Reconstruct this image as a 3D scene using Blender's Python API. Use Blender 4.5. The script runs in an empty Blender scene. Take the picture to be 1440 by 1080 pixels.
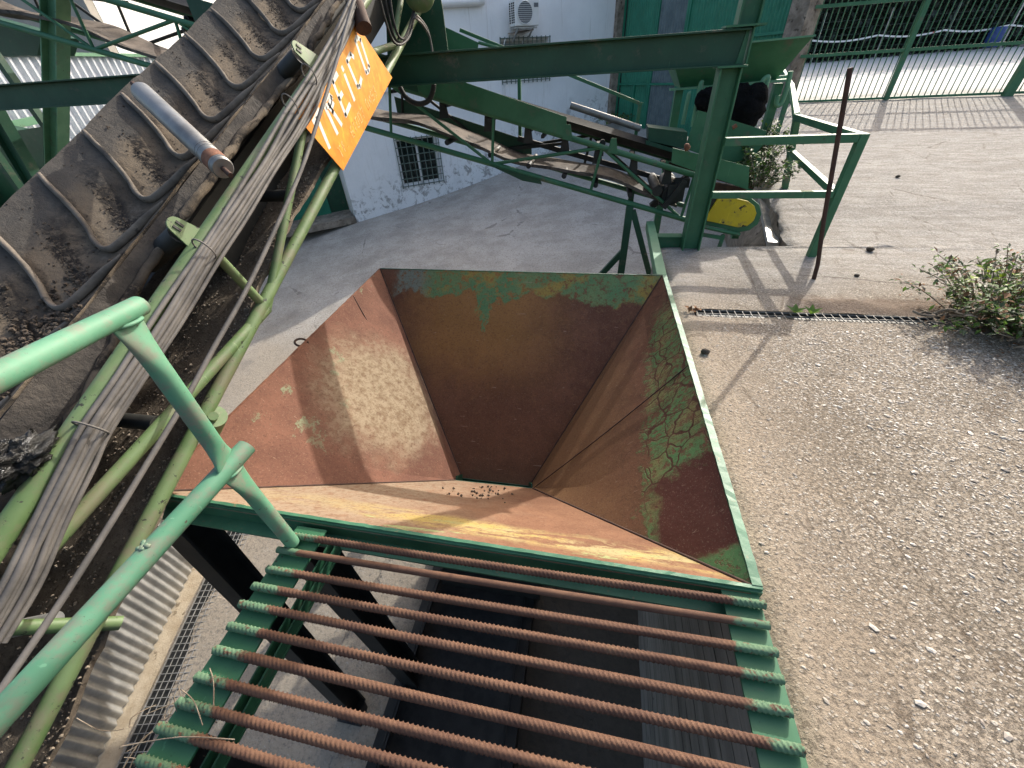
import bpy, math, random
from mathutils import Vector as V, Matrix, noise as mnoise
R = math.radians
sc = bpy.context.scene
col = sc.collection
random.seed(7)

# ------------------------------------------------------------------ survey of the place
F, PITCH, ROLL, YAW = 562.794, R(38.148), R(-3.818), R(-12.562)
_cy, _sy, _cp, _sp, _cr, _sr = math.cos(YAW), math.sin(YAW), math.cos(PITCH), math.sin(PITCH), math.cos(ROLL), math.sin(ROLL)
FW = V((_sy*_cp, _cy*_cp, -_sp)); RT = V((_cy, -_sy, 0)); UP = RT.cross(FW)
RT2 = RT*_cr + UP*_sr; UP2 = UP*_cr - RT*_sr
def ray(x, y): return RT2*((x-720)/F) + UP2*((540-y)/F) + FW
def Zp(x, y, z): d = ray(x, y); return d*(z/d.z)
def Yp(x, y, Y): d = ray(x, y); return d*(Y/d.y)
def Xp(x, y, X): d = ray(x, y); return d*(X/d.x)
def Pp(x, y, p0, n): d = ray(x, y); return d*(p0.dot(n)/d.dot(n))
def Dp(x, y, dep): return ray(x, y)*dep

# ------------------------------------------------------------------ mesh builder
class MB:
    def __init__(s): s.v = []; s.f = []; s.sm = []
    def add(s, vs, fs, smooth=False):
        o = len(s.v); s.v += [V(p) for p in vs]
        for f in fs: s.f.append([i+o for i in f]); s.sm.append(smooth)
        return s
    def bar(s, p0, p1, w, h, up=(0, 0, 1), ext=0.0):
        p0 = V(p0); p1 = V(p1); d = (p1-p0).normalized(); p0 = p0-d*ext; p1 = p1+d*ext
        up = V(up)
        if abs(d.dot(up)) > .98: up = V((0, 1, 0))
        x = d.cross(up).normalized(); z = x.cross(d).normalized()
        vs = []
        for p in (p0, p1):
            for a, b in ((-1, -1), (1, -1), (1, 1), (-1, 1)): vs.append(p+x*(a*w/2)+z*(b*h/2))
        return s.add(vs, [(3, 2, 1, 0), (4, 5, 6, 7), (0, 1, 5, 4), (1, 2, 6, 5), (2, 3, 7, 6), (3, 0, 4, 7)])
    def box(s, c, sx, sy, sz, rz=0):
        c = V(c); d = V((math.sin(-rz), math.cos(rz), 0))
        return s.bar(c-d*sy/2, c+d*sy/2, sx, sz)
    def tube(s, pts, r, n=12, caps=True, smooth=True, flat=None):
        pts = [V(p) for p in pts]; m = len(pts)
        rs = r if isinstance(r, (list, tuple)) else [r]*m
        t = (pts[1]-pts[0]).normalized(); u = t.orthogonal().normalized()
        vs = []
        for i, p in enumerate(pts):
            t2 = (pts[min(i+1, m-1)]-pts[max(i-1, 0)]).normalized()
            u = (u - t2*u.dot(t2)).normalized(); w = t2.cross(u)
            for k in range(n):
                a = 2*math.pi*k/n
                vs.append(p + (u*math.cos(a)+w*math.sin(a))*rs[i])
        fs = []
        for i in range(m-1):
            for k in range(n):
                fs.append((i*n+k, i*n+(k+1) % n, (i+1)*n+(k+1) % n, (i+1)*n+k))
        s.add(vs, fs, smooth)
        if caps:
            s.add([vs[k] for k in range(n)], [tuple(reversed(range(n)))]); s.add([vs[(m-1)*n+k] for k in range(n)], [tuple(range(n))])
        return s
    def pipe(s, p0, p1, r, t=.004, n=20):
        """open-ended pipe with a visible bore"""
        p0 = V(p0); p1 = V(p1); d = (p1-p0).normalized()
        s.tube([p0, p1], r, n, caps=False)
        for p, q in ((p1, p1-d*.12), (p0, p0+d*.12)):
            u = d.orthogonal().normalized(); w = d.cross(u)
            o = [p+(u*math.cos(2*math.pi*k/n)+w*math.sin(2*math.pi*k/n))*r for k in range(n)]
            i_ = [p+(u*math.cos(2*math.pi*k/n)+w*math.sin(2*math.pi*k/n))*(r-t) for k in range(n)]
            e = [q+(u*math.cos(2*math.pi*k/n)+w*math.sin(2*math.pi*k/n))*(r-t) for k in range(n)]
            s.add(o+i_+e, [(k, (k+1) % n, n+(k+1) % n, n+k) for k in range(n)]+[(n+k, n+(k+1) % n, 2*n+(k+1) % n, 2*n+k) for k in range(n)]+[tuple(range(2*n, 3*n))])
        return s
    def plate(s, poly, t, nrm=None):
        poly = [V(p) for p in poly]
        if nrm is None:
            nrm = V((0, 0, 0))
            for i in range(len(poly)): nrm += poly[i].cross(poly[(i+1) % len(poly)])
            nrm.normalize()
        else: nrm = V(nrm).normalized()
        n = len(poly); q = [p+nrm*t for p in poly]
        return s.add(poly+q, [tuple(reversed(range(n))), tuple(range(n, 2*n))]+[(i, (i+1) % n, n+(i+1) % n, n+i) for i in range(n)])
    def hbeam(s, p0, p1, h, b, tf=.012, tw=.009, up=(0, 0, 1)):
        p0 = V(p0); p1 = V(p1); d = (p1-p0).normalized(); up = V(up)
        x = d.cross(up).normalized(); z = x.cross(d).normalized()
        s.bar(p0+z*(h/2-tf/2), p1+z*(h/2-tf/2), b, tf, z)
        s.bar(p0-z*(h/2-tf/2), p1-z*(h/2-tf/2), b, tf, z)
        s.bar(p0, p1, tw, h-2*tf+.0006, z)
        return s
    def grid(s, nu, nv, fn, smooth=True, skip=None):
        vs = [fn(i, j) for i in range(nu+1) for j in range(nv+1)]
        fs = [(i*(nv+1)+j, (i+1)*(nv+1)+j, (i+1)*(nv+1)+j+1, i*(nv+1)+j+1) for i in range(nu) for j in range(nv) if not (skip and skip(i, j))]
        return s.add(vs, fs, smooth)
    def blob(s, c, r, sq=(1, 1, 1), n=6, m=5, jit=.2, rz=0, smooth=True):
        c = V(c); vs = [c+V((0, 0, r*sq[2]))]; ca, sa = math.cos(rz), math.sin(rz)
        for j in range(1, m):
            th = math.pi*j/m
            for i in range(n):
                ph = 2*math.pi*i/n; k = r*(1+random.uniform(-jit, jit))
                x, y = k*math.sin(th)*math.cos(ph)*sq[0], k*math.sin(th)*math.sin(ph)*sq[1]
                vs.append(c+V((x*ca-y*sa, x*sa+y*ca, k*math.cos(th)*sq[2])))
        vs.append(c-V((0, 0, r*sq[2])))
        fs = [(0, 1+i, 1+(i+1) % n) for i in range(n)]
        for j in range(m-2):
            for i in range(n): fs.append((1+j*n+i, 1+(j+1)*n+i, 1+(j+1)*n+(i+1) % n, 1+j*n+(i+1) % n))
        l = len(vs)-1
        fs += [(l, 1+(m-2)*n+(i+1) % n, 1+(m-2)*n+i) for i in range(n)]
        return s.add(vs, fs, smooth)
    def leaf(s, p, d, L, W, up=V((0, 0, 1))):
        d = V(d).normalized(); x = d.cross(up)
        if x.length < .05: x = V((1, 0, 0))
        x.normalize(); z = x.cross(d)
        s.add([p, p+d*L*.45+x*W/2+z*W*.12, p+d*L-z*L*.1, p+d*L*.45-x*W/2+z*W*.12], [(0, 1, 2, 3)], False)

def _mesh(name, mb, mat, off):
    me = bpy.data.meshes.new(name)
    me.from_pydata([tuple(p-off) for p in mb.v], [], mb.f)
    me.polygons.foreach_set('use_smooth', mb.sm)
    me.materials.append(mat); me.update()
    return me
class Thing:
    def __init__(s, name, label, cat, loc=(0, 0, 0), group=None):
        s.o = bpy.data.objects.new(name, None); col.objects.link(s.o)
        s.o.empty_display_size = .1
        s.loc = V(loc); s.o.location = s.loc; s.o['label'] = label; s.o['category'] = cat
        if group: s.o['group'] = group
    def part(s, name, mb, mat, parent=None, label=None, bevel=0, wn=False):
        o = bpy.data.objects.new(name, _mesh(name, mb, mat, s.loc)); col.objects.link(o)
        o.parent = parent if parent else s.o
        if label: o['label'] = label
        if bevel: bev(o, bevel)
        return o
def bev(o, w):
    m = o.modifiers.new('bevel', 'BEVEL'); m.width = w; m.segments = 2; m.limit_method = 'ANGLE'; m.angle_limit = R(40)
def solo(name, mb, mat, label=None, cat=None, group=None, loc=(0, 0, 0), kind=None, bevel=0):
    loc = V(loc)
    o = bpy.data.objects.new(name, _mesh(name, mb, mat, loc)); o.location = loc; col.objects.link(o)
    if label: o['label'] = label
    if cat: o['category'] = cat
    if group: o['group'] = group
    if kind: o['kind'] = kind
    if bevel: bev(o, bevel)
    return o

# ------------------------------------------------------------------ node helper
class NT:
    def __init__(s, name):
        s.m = bpy.data.materials.new(name); s.m.use_nodes = True; s.t = s.m.node_tree
        s.b = s.t.nodes['Principled BSDF']; s._co = None; s._pos = None
    def n(s, t, **k):
        x = s.t.nodes.new(t)
        for a, b in k.items(): setattr(x, a, b)
        return x
    def l(s, a, b): s.t.links.new(a, b)
    def put(s, sock, v):
        if isinstance(v, bpy.types.NodeSocket): s.l(v, sock)
        elif isinstance(v, (tuple, list)) and len(v) == 3 and sock.type == 'RGBA': sock.default_value = (*v, 1)
        else: sock.default_value = v
    def pos(s):
        if not s._pos: s._pos = s.n('ShaderNodeNewGeometry').outputs['Position']
        return s._pos
    def obj(s):
        if not s._co: s._co = s.n('ShaderNodeTexCoord').outputs['Object']
        return s._co
    def n_dist(s, co, scale, amt):
        x = s.n('ShaderNodeTexNoise'); s.l(co, x.inputs['Vector']); x.inputs['Scale'].default_value = scale; x.inputs['Detail'].default_value = 4
        v = s.n('ShaderNodeVectorMath', operation='MULTIPLY_ADD'); s.l(x.outputs['Color'], v.inputs[0]); v.inputs[1].default_value = (amt,)*3; s.l(co, v.inputs[2]); return v.outputs[0]
    def map(s, co, scale=(1, 1, 1), rot=(0, 0, 0), loc=(0, 0, 0)):
        x = s.n('ShaderNodeMapping'); s.l(co, x.inputs[0]); x.inputs['Scale'].default_value = scale; x.inputs['Rotation'].default_value = rot; x.inputs['Location'].default_value = loc
        return x.outputs[0]
    def noise(s, scale, detail=5, rough=.6, co=None, dist=0):
        x = s.n('ShaderNodeTexNoise'); s.l(co or s.obj(), x.inputs['Vector']); x.inputs['Scale'].default_value = scale; x.inputs['Detail'].default_value = detail; x.inputs['Roughness'].default_value = rough; x.inputs['Distortion'].default_value = dist
        return x.outputs['Fac']
    def vor(s, scale, co=None, feature='F1', rnd=1):
        x = s.n('ShaderNodeTexVoronoi', feature=feature); s.l(co or s.obj(), x.inputs['Vector']); x.inputs['Scale'].default_value = scale; x.inputs['Randomness'].default_value = rnd
        return x
    def ramp(s, fac, a, b, lo=0, hi=1):
        x = s.n('ShaderNodeMapRange', interpolation_type='SMOOTHSTEP'); s.put(x.inputs[0], fac)
        for i, v in ((1, a), (2, b), (3, lo), (4, hi)): s.put(x.inputs[i], v)
        return x.outputs[0]
    def mix(s, f, a, b, mode='MIX'):
        x = s.n('ShaderNodeMix', data_type='RGBA', blend_type=mode); s.put(x.inputs[0], f); s.put(x.inputs[6], a); s.put(x.inputs[7], b)
        return x.outputs[2]
    def ma(s, op, a, b=0, c=0):
        x = s.n('ShaderNodeMath', operation=op); s.put(x.inputs[0], a); s.put(x.inputs[1], b); s.put(x.inputs[2], c)
        return x.outputs[0]
    def sep(s, co):
        x = s.n('ShaderNodeSeparateXYZ'); s.l(co, x.inputs[0]); return x.outputs
    def bump(s, h, st=.3, dist=.01, prev=None):
        x = s.n('ShaderNodeBump'); s.put(x.inputs['Height'], h); x.inputs['Strength'].default_value = st; x.inputs['Distance'].default_value = dist
        if prev: s.l(prev, x.inputs['Normal'])
        return x.outputs[0]
    def out(s, c, rough=.6, metal=0, nrm=None, spec=None):
        s.put(s.b.inputs['Base Color'], c); s.put(s.b.inputs['Roughness'], rough); s.put(s.b.inputs['Metallic'], metal)
        if nrm: s.l(nrm, s.b.inputs['Normal'])
        if spec is not None: s.b.inputs['Specular IOR Level'].default_value = spec
        return s.m

def paint(name, c1, c2, chip=(.035, .022, .015), chip_t=.66, dirt=(.12, .1, .075), dirt_t=.62, rough=.45, cs=22, ds=5):
    t = NT(name)
    c = t.mix(t.ramp(t.noise(4, 5), .35, .65), c1, c2)
    c = t.mix(t.ma('MULTIPLY', t.ramp(t.noise(ds, 8, .7), dirt_t-.06, dirt_t+.12), .75), c, dirt)
    ch = t.ramp(t.noise(cs, 9, .68, dist=.4), chip_t, chip_t+.025)
    c = t.mix(t.ma('MULTIPLY', t.ramp(t.noise(cs*.45, 9, .72), chip_t-.085, chip_t-.02), .28), c, dirt)
    c = t.mix(ch, c, chip)
    sc2 = t.noise(5, 3, .5, co=t.map(t.obj(), (9, 9, 1.2), (.3, .2, .5)), dist=.5); c = t.mix(t.ma('MULTIPLY', t.ramp(sc2, .70, .73), .35), c, tuple(min(1, v*1.7+.03) for v in c2))
    sp = t.ramp(t.noise(120, 3), .66, .72)
    c = t.mix(t.ma('MULTIPLY', sp, .5), c, tuple(x*.45 for x in c1))
    r = t.ma('ADD', rough, t.ma('MULTIPLY', t.noise(9, 5), .25))
    h = t.ma('SUBTRACT', t.ma('MULTIPLY', t.noise(60, 4), .25), t.ma('MULTIPLY', ch, .6))
    return t.out(c, r, 0, t.bump(h, .25, .003))

M = {}
M['green'] = paint('paint_green', (.026, .120, .054), (.040, .150, .072), chip_t=.665)
M['dark_green'] = paint('paint_dark_green', (.007, .050, .024), (.011, .066, .033), chip_t=.68, dirt_t=.62)
M['pale_green'] = paint('paint_pale_green', (.085, .22, .12), (.12, .27, .155), chip_t=.665, dirt_t=.6)
M['mint'] = paint('paint_mint', (.066, .205, .118), (.105, .255, .158), chip=(.07, .05, .035), chip_t=.635, dirt=(.17, .155, .12), dirt_t=.50, rough=.5, cs=30, ds=13)
M['sage'] = paint('paint_sage', (.085, .145, .050), (.135, .20, .083), chip=(.03, .03, .02), chip_t=.61, dirt=(.16, .14, .09), dirt_t=.55, cs=26)
M['yellow'] = paint('paint_yellow', (.50, .36, .006), (.56, .42, .015), chip=(.02, .018, .012), chip_t=.605, dirt_t=.60, cs=16)
M['door_green'] = paint('paint_door', (.012, .15, .085), (.018, .185, .11), chip_t=.8, dirt_t=.68)

def simple(name, c1, c2, scale=6, rough=.8, bump=.3, bd=.005, bs=60, metal=0, spots=None, spot_t=.66, spot_s=20, spec=None):
    t = NT(name)
    c = t.mix(t.ramp(t.noise(scale, 8, .65), .33, .67), c1, c2)
    if spots: c = t.mix(t.ramp(t.noise(spot_s, 8, .7), spot_t, spot_t+.06), c, spots)
    return t.out(c, rough, metal, t.bump(t.noise(bs, 6, .7), bump, bd), spec)
M['rubber'] = simple('rubber', (.012, .012, .011), (.03, .028, .025), 10, .75, .3)
M['black'] = simple('black_steel', (.008, .009, .008), (.02, .02, .018), 8, .6, .2)
M['black_plastic'] = simple('black_plastic', (.004, .004, .004), (.009, .009, .010), 9, .85, 1, .06, 9, 0, None, .66, 20, .08)
M['tar'] = simple('grease', (.004, .004, .004), (.012, .012, .011), 14, .18, .9, .02, 25)
M['cable'] = simple('cable_sheath', (.075, .07, .066), (.155, .142, .128), 7, .7, .3, .003, 80, spots=(.06, .055, .05))
M['galv'] = simple('galvanised', (.34, .34, .33), (.52, .52, .5), 7, .42, .15, .002, 70, .6, spots=(.30, .26, .2), spot_t=.7)
M['steel_light'] = simple('roller_steel', (.15, .15, .145), (.25, .25, .24), 6, .40, .2, .002, 60, .4, spots=(.2, .11, .07), spot_t=.62, spot_s=9)
M['rust'] = simple('rust', (.12, .045, .025), (.22, .095, .05), 18, .85, .6, .004, 90)
M['dark_rust'] = simple('dark_rust', (.035, .018, .012), (.07, .034, .022), 18, .85, .6, .004, 90)
M['white_paint'] = simple('white_enamel', (.70, .70, .68), (.76, .76, .75), 5, .4, .1)
M['grey_fan'] = simple('fan_grey', (.10, .11, .12), (.15, .16, .17), 30, .5, .3)
M['glass_dark'] = simple('dark_glass', (.004, .014, .012), (.008, .02, .018), 4, .12, .05)
M['stone'] = simple('stone', (.16, .14, .12), (.36, .33, .28), 14, .9, .6, .006, 50)
M['soil'] = simple('soil', (.05, .04, .03), (.12, .09, .065), 14, .95, .9, .02, 40)
M['twig'] = simple('dry_twig', (.16, .12, .08), (.33, .27, .2), 20, .9, .5)
M['dead'] = simple('dead_leaf', (.16, .07, .03), (.3, .15, .06), 20, .85, .4)

# ------------------------------------------------------------------ ground shapes
def yard_z(x, y):
    if y < 3.9: return -1.4
    return -1.4 + .078*(y-3.9)*min(1, (y-3.9)/1.2) if y < 11.5 else -1.4+.078*7.6 + .035*min(y-11.5, 25)
def low_z(x, y):
    t = (.119*(x+6.2)+.1512*(y-10.2))/1.53
    z = -3+1.53*t
    if t < 0: z = max(z, -4.6)
    elif t <= 1: z -= .85*t*(1-t)
    else: z = -1.47+(t-1)*.12
    return z
def Gp(x, y, dz=0):
    z = -3.3
    for _ in range(25):
        p = Zp(x, y, z); z = low_z(p.x, p.y)
    p.z += dz; return p
def fbm(x, y, s, z=0): return mnoise.fractal(V((x*s, y*s, z)), 1.0, 2.0, 4)

def concrete_yard():
    t = NT('yard_concrete'); P = t.pos(); x, y, z = t.sep(P)
    far = t.ramp(t.ma('ADD', y, t.ma('MULTIPLY', t.noise(1.5, 4, co=P), 1.2)), 2.9, 4.4)
    n1 = t.noise(2.2, 8, .65, co=P); n2 = t.noise(75, 6, .75, co=P)
    near_c = t.mix(t.ramp(n1, .35, .65), (.27, .225, .17), (.375, .322, .255))
    tan = t.ramp(t.ma('ADD', x, t.ma('MULTIPLY', t.noise(3, 5, co=P), .5)), 1.55, .95)
    near_c = t.mix(t.ma('MULTIPLY', tan, .55), near_c, (.385, .305, .22))
    near_c = t.mix(t.ramp(n2, .47, .62, 0, .8), near_c, (.135, .108, .082))
    far_c = t.mix(t.ramp(t.noise(7, 8, .7, co=t.map(P, (.45, 1.8, 1))), .35, .65), (.225, .206, .18), (.35, .33, .30))
    lines = t.noise(1.0, 5, .8, co=t.map(P, (2.0, 34, 1), (0, 0, R(4))))
    far_c = t.mix(t.ma('MULTIPLY', t.ramp(t.noise(90, 3, .7, co=P), .56, .64), .6), far_c, (.60, .57, .52))
    far_c = t.mix(t.ramp(lines, .62, .76), far_c, (.56, .53, .48))
    far_c = t.mix(t.ramp(lines, .44, .32), far_c, (.23, .20, .165))
    far_c = t.mix(t.ma('MULTIPLY', t.ramp(t.noise(42, 8, .8, co=P), .47, .60), .6), far_c, (.16, .135, .11))
    far_c = t.mix(t.ramp(y, 10.5, 12.5), far_c, (.66, .65, .62))
    c = t.mix(far, near_c, far_c)
    # exposed aggregate
    agg = t.ma('MULTIPLY', t.ramp(t.ma('ADD', x, t.ma('MULTIPLY', n1, .6)), .85, 1.5), t.ma('SUBTRACT', 1, t.ma('MULTIPLY', far, .9)))
    co = t.map(P, (1, 1.35, 1), (0, 0, R(-32)))
    v1 = t.vor(85, co); v2 = t.vor(42, co)
    rnd1 = t.sep(v1.outputs['Color'])[0]; rnd2 = t.sep(v2.outputs['Color'])[0]
    p1 = t.ma('MULTIPLY', t.ramp(v1.outputs['Distance'], .42, .30), t.ramp(rnd1, .50, .54))
    p2 = t.ma('MULTIPLY', t.ramp(v2.outputs['Distance'], .36, .27), t.ramp(rnd2, .82, .84))
    pk = t.ma('MULTIPLY', t.ma('MAXIMUM', p1, p2), t.ma('ADD', .22, t.ma('MULTIPLY', agg, .7)))
    stone = t.mix(t.sep(v1.outputs['Color'])[1], (.42, .36, .29), (.66, .62, .55))
    gap = t.ma('MULTIPLY', t.ramp(t.noise(70, 5, .75, co=P), .48, .60), agg)
    c = t.mix(t.ma('MULTIPLY', gap, .68), c, (.10, .082, .062))
    c = t.mix(pk, c, stone)
    c = t.mix(t.ramp(t.noise(.7, 6, .65, co=P), .62, .75, 0, .45), c, (.16, .13, .10))
    so = t.ma('MULTIPLY', t.ma('MULTIPLY', t.ramp(t.ma('ADD', y, t.ma('MULTIPLY', t.ma('SUBTRACT', t.noise(6, 6, .7, co=P), .5), .35)), 3.05, 2.93), t.ramp(y, 2.70, 2.76)), t.ma('MULTIPLY', t.ramp(x, 1.25, 1.6), t.ramp(x, 2.6, 2.3)))
    c = t.mix(t.ma('MULTIPLY', so, .8), c, t.mix(t.noise(40, 5, co=P), (.07, .045, .032), (.22, .155, .11)))
    jl = t.ma('MULTIPLY', t.ramp(t.ma('ABSOLUTE', t.ma('SUBTRACT', t.ma('ADD', y, t.ma('MULTIPLY', t.ma('SUBTRACT', t.noise(5, 6, .7, co=P), .5), .12)), t.ma('SUBTRACT', 3.62, t.ma('MULTIPLY', x, .16)))), .016, .005), t.ma('MULTIPLY', t.ramp(x, 1.5, 1.7), t.ramp(x, 4.5, 3.5)))
    c = t.mix(t.ma('MULTIPLY', jl, .6), c, (.09, .07, .055))
    # cracks near the edge
    vc = t.vor(1.7, t.map(P, (1.4, .35, 1), (0, 0, R(8))), 'DISTANCE_TO_EDGE')
    ck = t.ma('MULTIPLY', t.ramp(t.ma('ADD', vc.outputs['Distance'], t.ma('MULTIPLY', t.ma('SUBTRACT', t.noise(16, 5, co=P), .5), .07)), .012, .004), t.ramp(t.noise(2.5, 2, co=P), .47, .55))
    c = t.mix(t.ma('MULTIPLY', ck, .45), c, (.11, .08, .055))
    h = t.ma('ADD', t.ma('MULTIPLY', n2, .8), t.ma('MULTIPLY', pk, .8))
    h = t.ma('SUBTRACT', h, t.ma('ADD', t.ma('MULTIPLY', gap, .6), t.ma('MULTIPLY', ck, .3)))
    b1 = t.bump(h, .75, .012); b2 = t.bump(t.noise(14, 6, .7, co=P), .35, .03, b1)
    return t.out(c, .92, 0, b2, .25)
def concrete_low():
    t = NT('lower_concrete'); P = t.pos(); x, y, z = t.sep(P)
    c = t.mix(t.ramp(t.noise(1.6, 9, .68, co=P), .34, .66), (.33, .305, .27), (.46, .43, .39))
    near = t.ramp(t.ma('ADD', y, t.ma('MULTIPLY', t.noise(1.3, 4, co=P), 2)), 7.6, 5.6)
    c = t.mix(t.ma('MULTIPLY', near, .85), c, (.37, .31, .235))
    c = t.mix(t.ramp(t.noise(34, 8, .8, co=P), .48, .64, 0, .75), c, (.155, .145, .13))
    c = t.mix(t.ma('MULTIPLY', t.ramp(t.noise(22, 6, .75, co=t.map(P, (1, 3, 1), (0, 0, R(55)))), .56, .72), .6), c, (.56, .545, .52))
    c = t.mix(t.ramp(t.noise(.9, 5, .6, co=P), .60, .74, 0, .4), c, (.17, .16, .15))
    dk = t.ma('MULTIPLY', t.ramp(t.ma('ADD', x, t.ma('MULTIPLY', t.noise(2.2, 6, .7, co=P), 1.4)), -.95, -.15), t.ramp(y, 3.2, 2.4))  # dark spilled soil that also paints in the hopper's shade on this floor
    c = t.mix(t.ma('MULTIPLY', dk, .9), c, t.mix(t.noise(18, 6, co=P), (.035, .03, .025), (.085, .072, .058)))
    vc = t.vor(.42, P, 'DISTANCE_TO_EDGE')
    ck = t.ramp(t.ma('ADD', vc.outputs['Distance'], t.ma('MULTIPLY', t.ma('SUBTRACT', t.noise(5, 6, co=P), .5), .10)), .008, .003)
    c = t.mix(t.ma('MULTIPLY', t.ma('MULTIPLY', ck, t.ramp(t.noise(.8, 2, co=P), .5, .6)), .5), c, (.10, .09, .08))
    h = t.ma('SUBTRACT', t.noise(38, 7, .75, co=P), ck)
    return t.out(c, .93, 0, t.bump(t.noise(9, 6, .7, co=P), .3, .03, t.bump(h, .6, .01)), .25)
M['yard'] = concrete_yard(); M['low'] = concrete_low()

def build_ground():
    # upper yard: rows in y, left boundary follows the edge of the pit
    ys = [-2.5+.05*i for i in range(52)]+[.1+.045*i for i in range(56)]   # to ~2.6
    ys = [y for y in ys if y < 2.60]+[2.625, 2.735]+[2.80+.05*i for i in range(24)]
    ys = [y for y in ys if y < 3.93]+[3.95, 4.02]+[4.1+.07*i for i in range(40)]+[7+.2*i for i in range(22)]
    yy = 11.6
    while yy < 90: ys.append(yy); yy *= 1.08
    def xl(y):
        if y < 3.96: return .605
        if y < 4.05: return 1.80
        pts = [(4.05, 1.80), (4.6, 1.84), (5.5, 2.02), (6.5, 2.15), (8, 2.35), (9.5, 2.6), (10.9, 3.0), (11.4, 3.5), (12.5, 3.7), (95, 3.7)]
        for (a, b), (c, d) in zip(pts, pts[1:]):
            if y <= c: return b+(d-b)*(y-a)/(c-a)
        return 3.7
    cols = [0, .035, .08, .13]+[.18+.05*i for i in range(28)]+[1.6, 1.7, 1.8, 1.9, 2.05, 2.2, 2.4, 2.7, 3, 3.5, 4, 4.6, 5.3, 6, 7, 8.5, 10, 13, 17, 22, 30, 45, 70, 100]
    mb = MB()
    def pt(i, j):
        y = ys[i]; x = xl(y)+cols[j]
        e = 0
        if y > 3.0: e = fbm(y, 3, 2.5)*.05 if j == 0 else 0
        z = yard_z(x, y)+fbm(x, y, 2.2)*.007+fbm(x, y, 9)*.003
        # worn, heaped lip above the drain
        if 1.35 < x < 2.35: z += .045*math.exp(-((y-2.86)/.07)**2)*max(0, .6+fbm(x, y, 6))*math.sin(math.pi*(x-1.35))
        if j == 0: z -= .035+.03*fbm(x, y, 5)
        if j == 1: z -= .008
        yo = 0
        if 3.93 < y < 4.06 and x < 1.79: yo = fbm(x, 7, 3)*.02
        return V((x+e, y+yo, z))
    def hole(i, j):
        return abs(ys[i]-2.625) < .001 and .72 < xl(ys[i])+cols[j] < 2.75
    mb.grid(len(ys)-1, len(cols)-1, pt, skip=hole)
    mb.f = [list(reversed(f)) for f in mb.f]
    solo('yard', mb, M['yard'], kind='structure')
    # drain trench under the yard grate
    tb = MB(); a, b = .70, 2.80
    tb.add([(a, 2.61, -1.41), (b, 2.61, -1.41), (b, 2.75, -1.41), (a, 2.75, -1.41), (a, 2.61, -1.60), (b, 2.61, -1.60), (b, 2.75, -1.60), (a, 2.75, -1.60)],
           [(4, 5, 6, 7), (0, 1, 5, 4), (1, 2, 6, 5), (2, 3, 7, 6), (3, 0, 4, 7)])
    solo('trench', tb, M['soil'], kind='structure')
    # lower yard
    lb = MB(); nx, ny = 120, 120
    def lp(i, j):
        x = -26+30*(i/nx)**.75 if i/nx else -26; y = -2.5+26*(j/ny)**1.6
        x = min(x, 4)
        z = low_z(x, y)+fbm(x, y, 1.4)*.012
        if x > 1.9 and y > 4.2 and y < 12: z = min(z, yard_z(x, y)-.08)
        return V((x, y, z))
    lb.grid(nx, ny, lp); lb.f = [list(reversed(f)) for f in lb.f]
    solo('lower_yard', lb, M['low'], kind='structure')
    return xl
XL = build_ground()

# retaining wall under the yard edge: battered board-marked concrete and the pit faces
def board_mat():
    t = NT('board_marked_concrete'); P = t.pos(); x, y, z = t.sep(P)
    w = t.ma('FRACT', t.ma('MULTIPLY', z, 7.5))
    ln = t.ma('MULTIPLY', t.ramp(t.ma('ADD', w, t.ma('MULTIPLY', t.ma('SUBTRACT', t.noise(3, 4, co=P), .5), .3)), .09, .02), t.ramp(t.noise(5, 4, co=P), .3, .45))
    c = t.mix(t.ramp(t.noise(4, 8, .7, co=t.map(P, (1, .25, 2))), .3, .7), (.16, .15, .135), (.34, .32, .29))
    c = t.mix(ln, c, (.02, .018, .015)); c = t.mix(t.ramp(t.noise(9, 8, .75, co=P), .6, .7), c, (.06, .055, .045))
    return t.out(c, .9, 0, t.bump(t.ma('SUBTRACT', t.noise(40, 6, co=P), ln), .5, .01))
M['board'] = board_mat()
M['rubble'] = simple('earthy_concrete', (.16, .13, .10), (.34, .29, .235), 5, .95, 1, .03, 22, spots=(.07, .055, .04), spot_t=.58, spot_s=7)
rw = Thing('retaining_wall', 'board-marked concrete retaining wall dropping below the yard edge beside the grizzly screen', 'wall', (.6, 2, -3))
mb = MB()
mb.grid(60, 14, lambda i, j: V((.597-.03*(j/14)+.006*fbm(i*.3, j*.4, 1), -2.5+6.45*i/60, -1.43-2.9*j/14)))
rw.part('wall_face', mb, M['board'])
mb = MB()
mb.grid(36, 12, lambda i, j: V((.60+1.22*i/36, 3.985+.05*fbm(i*.35, j*.3, 1)+.03*(j/12), -1.425-2.1*j/12)))
def pitside(i, j):
    y = 4.03+7.2*i/70; return V((XL(max(y, 4.06))+.02+.06*fbm(y*2, j*.3, 1)-.02*j/12, y, yard_z(0, y)-.03-1.6*j/12))
mb.grid(70, 12, pitside)
rw.part('pit_face', mb, M['rubble'], label='crumbling earthy face of the pit')

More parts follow.
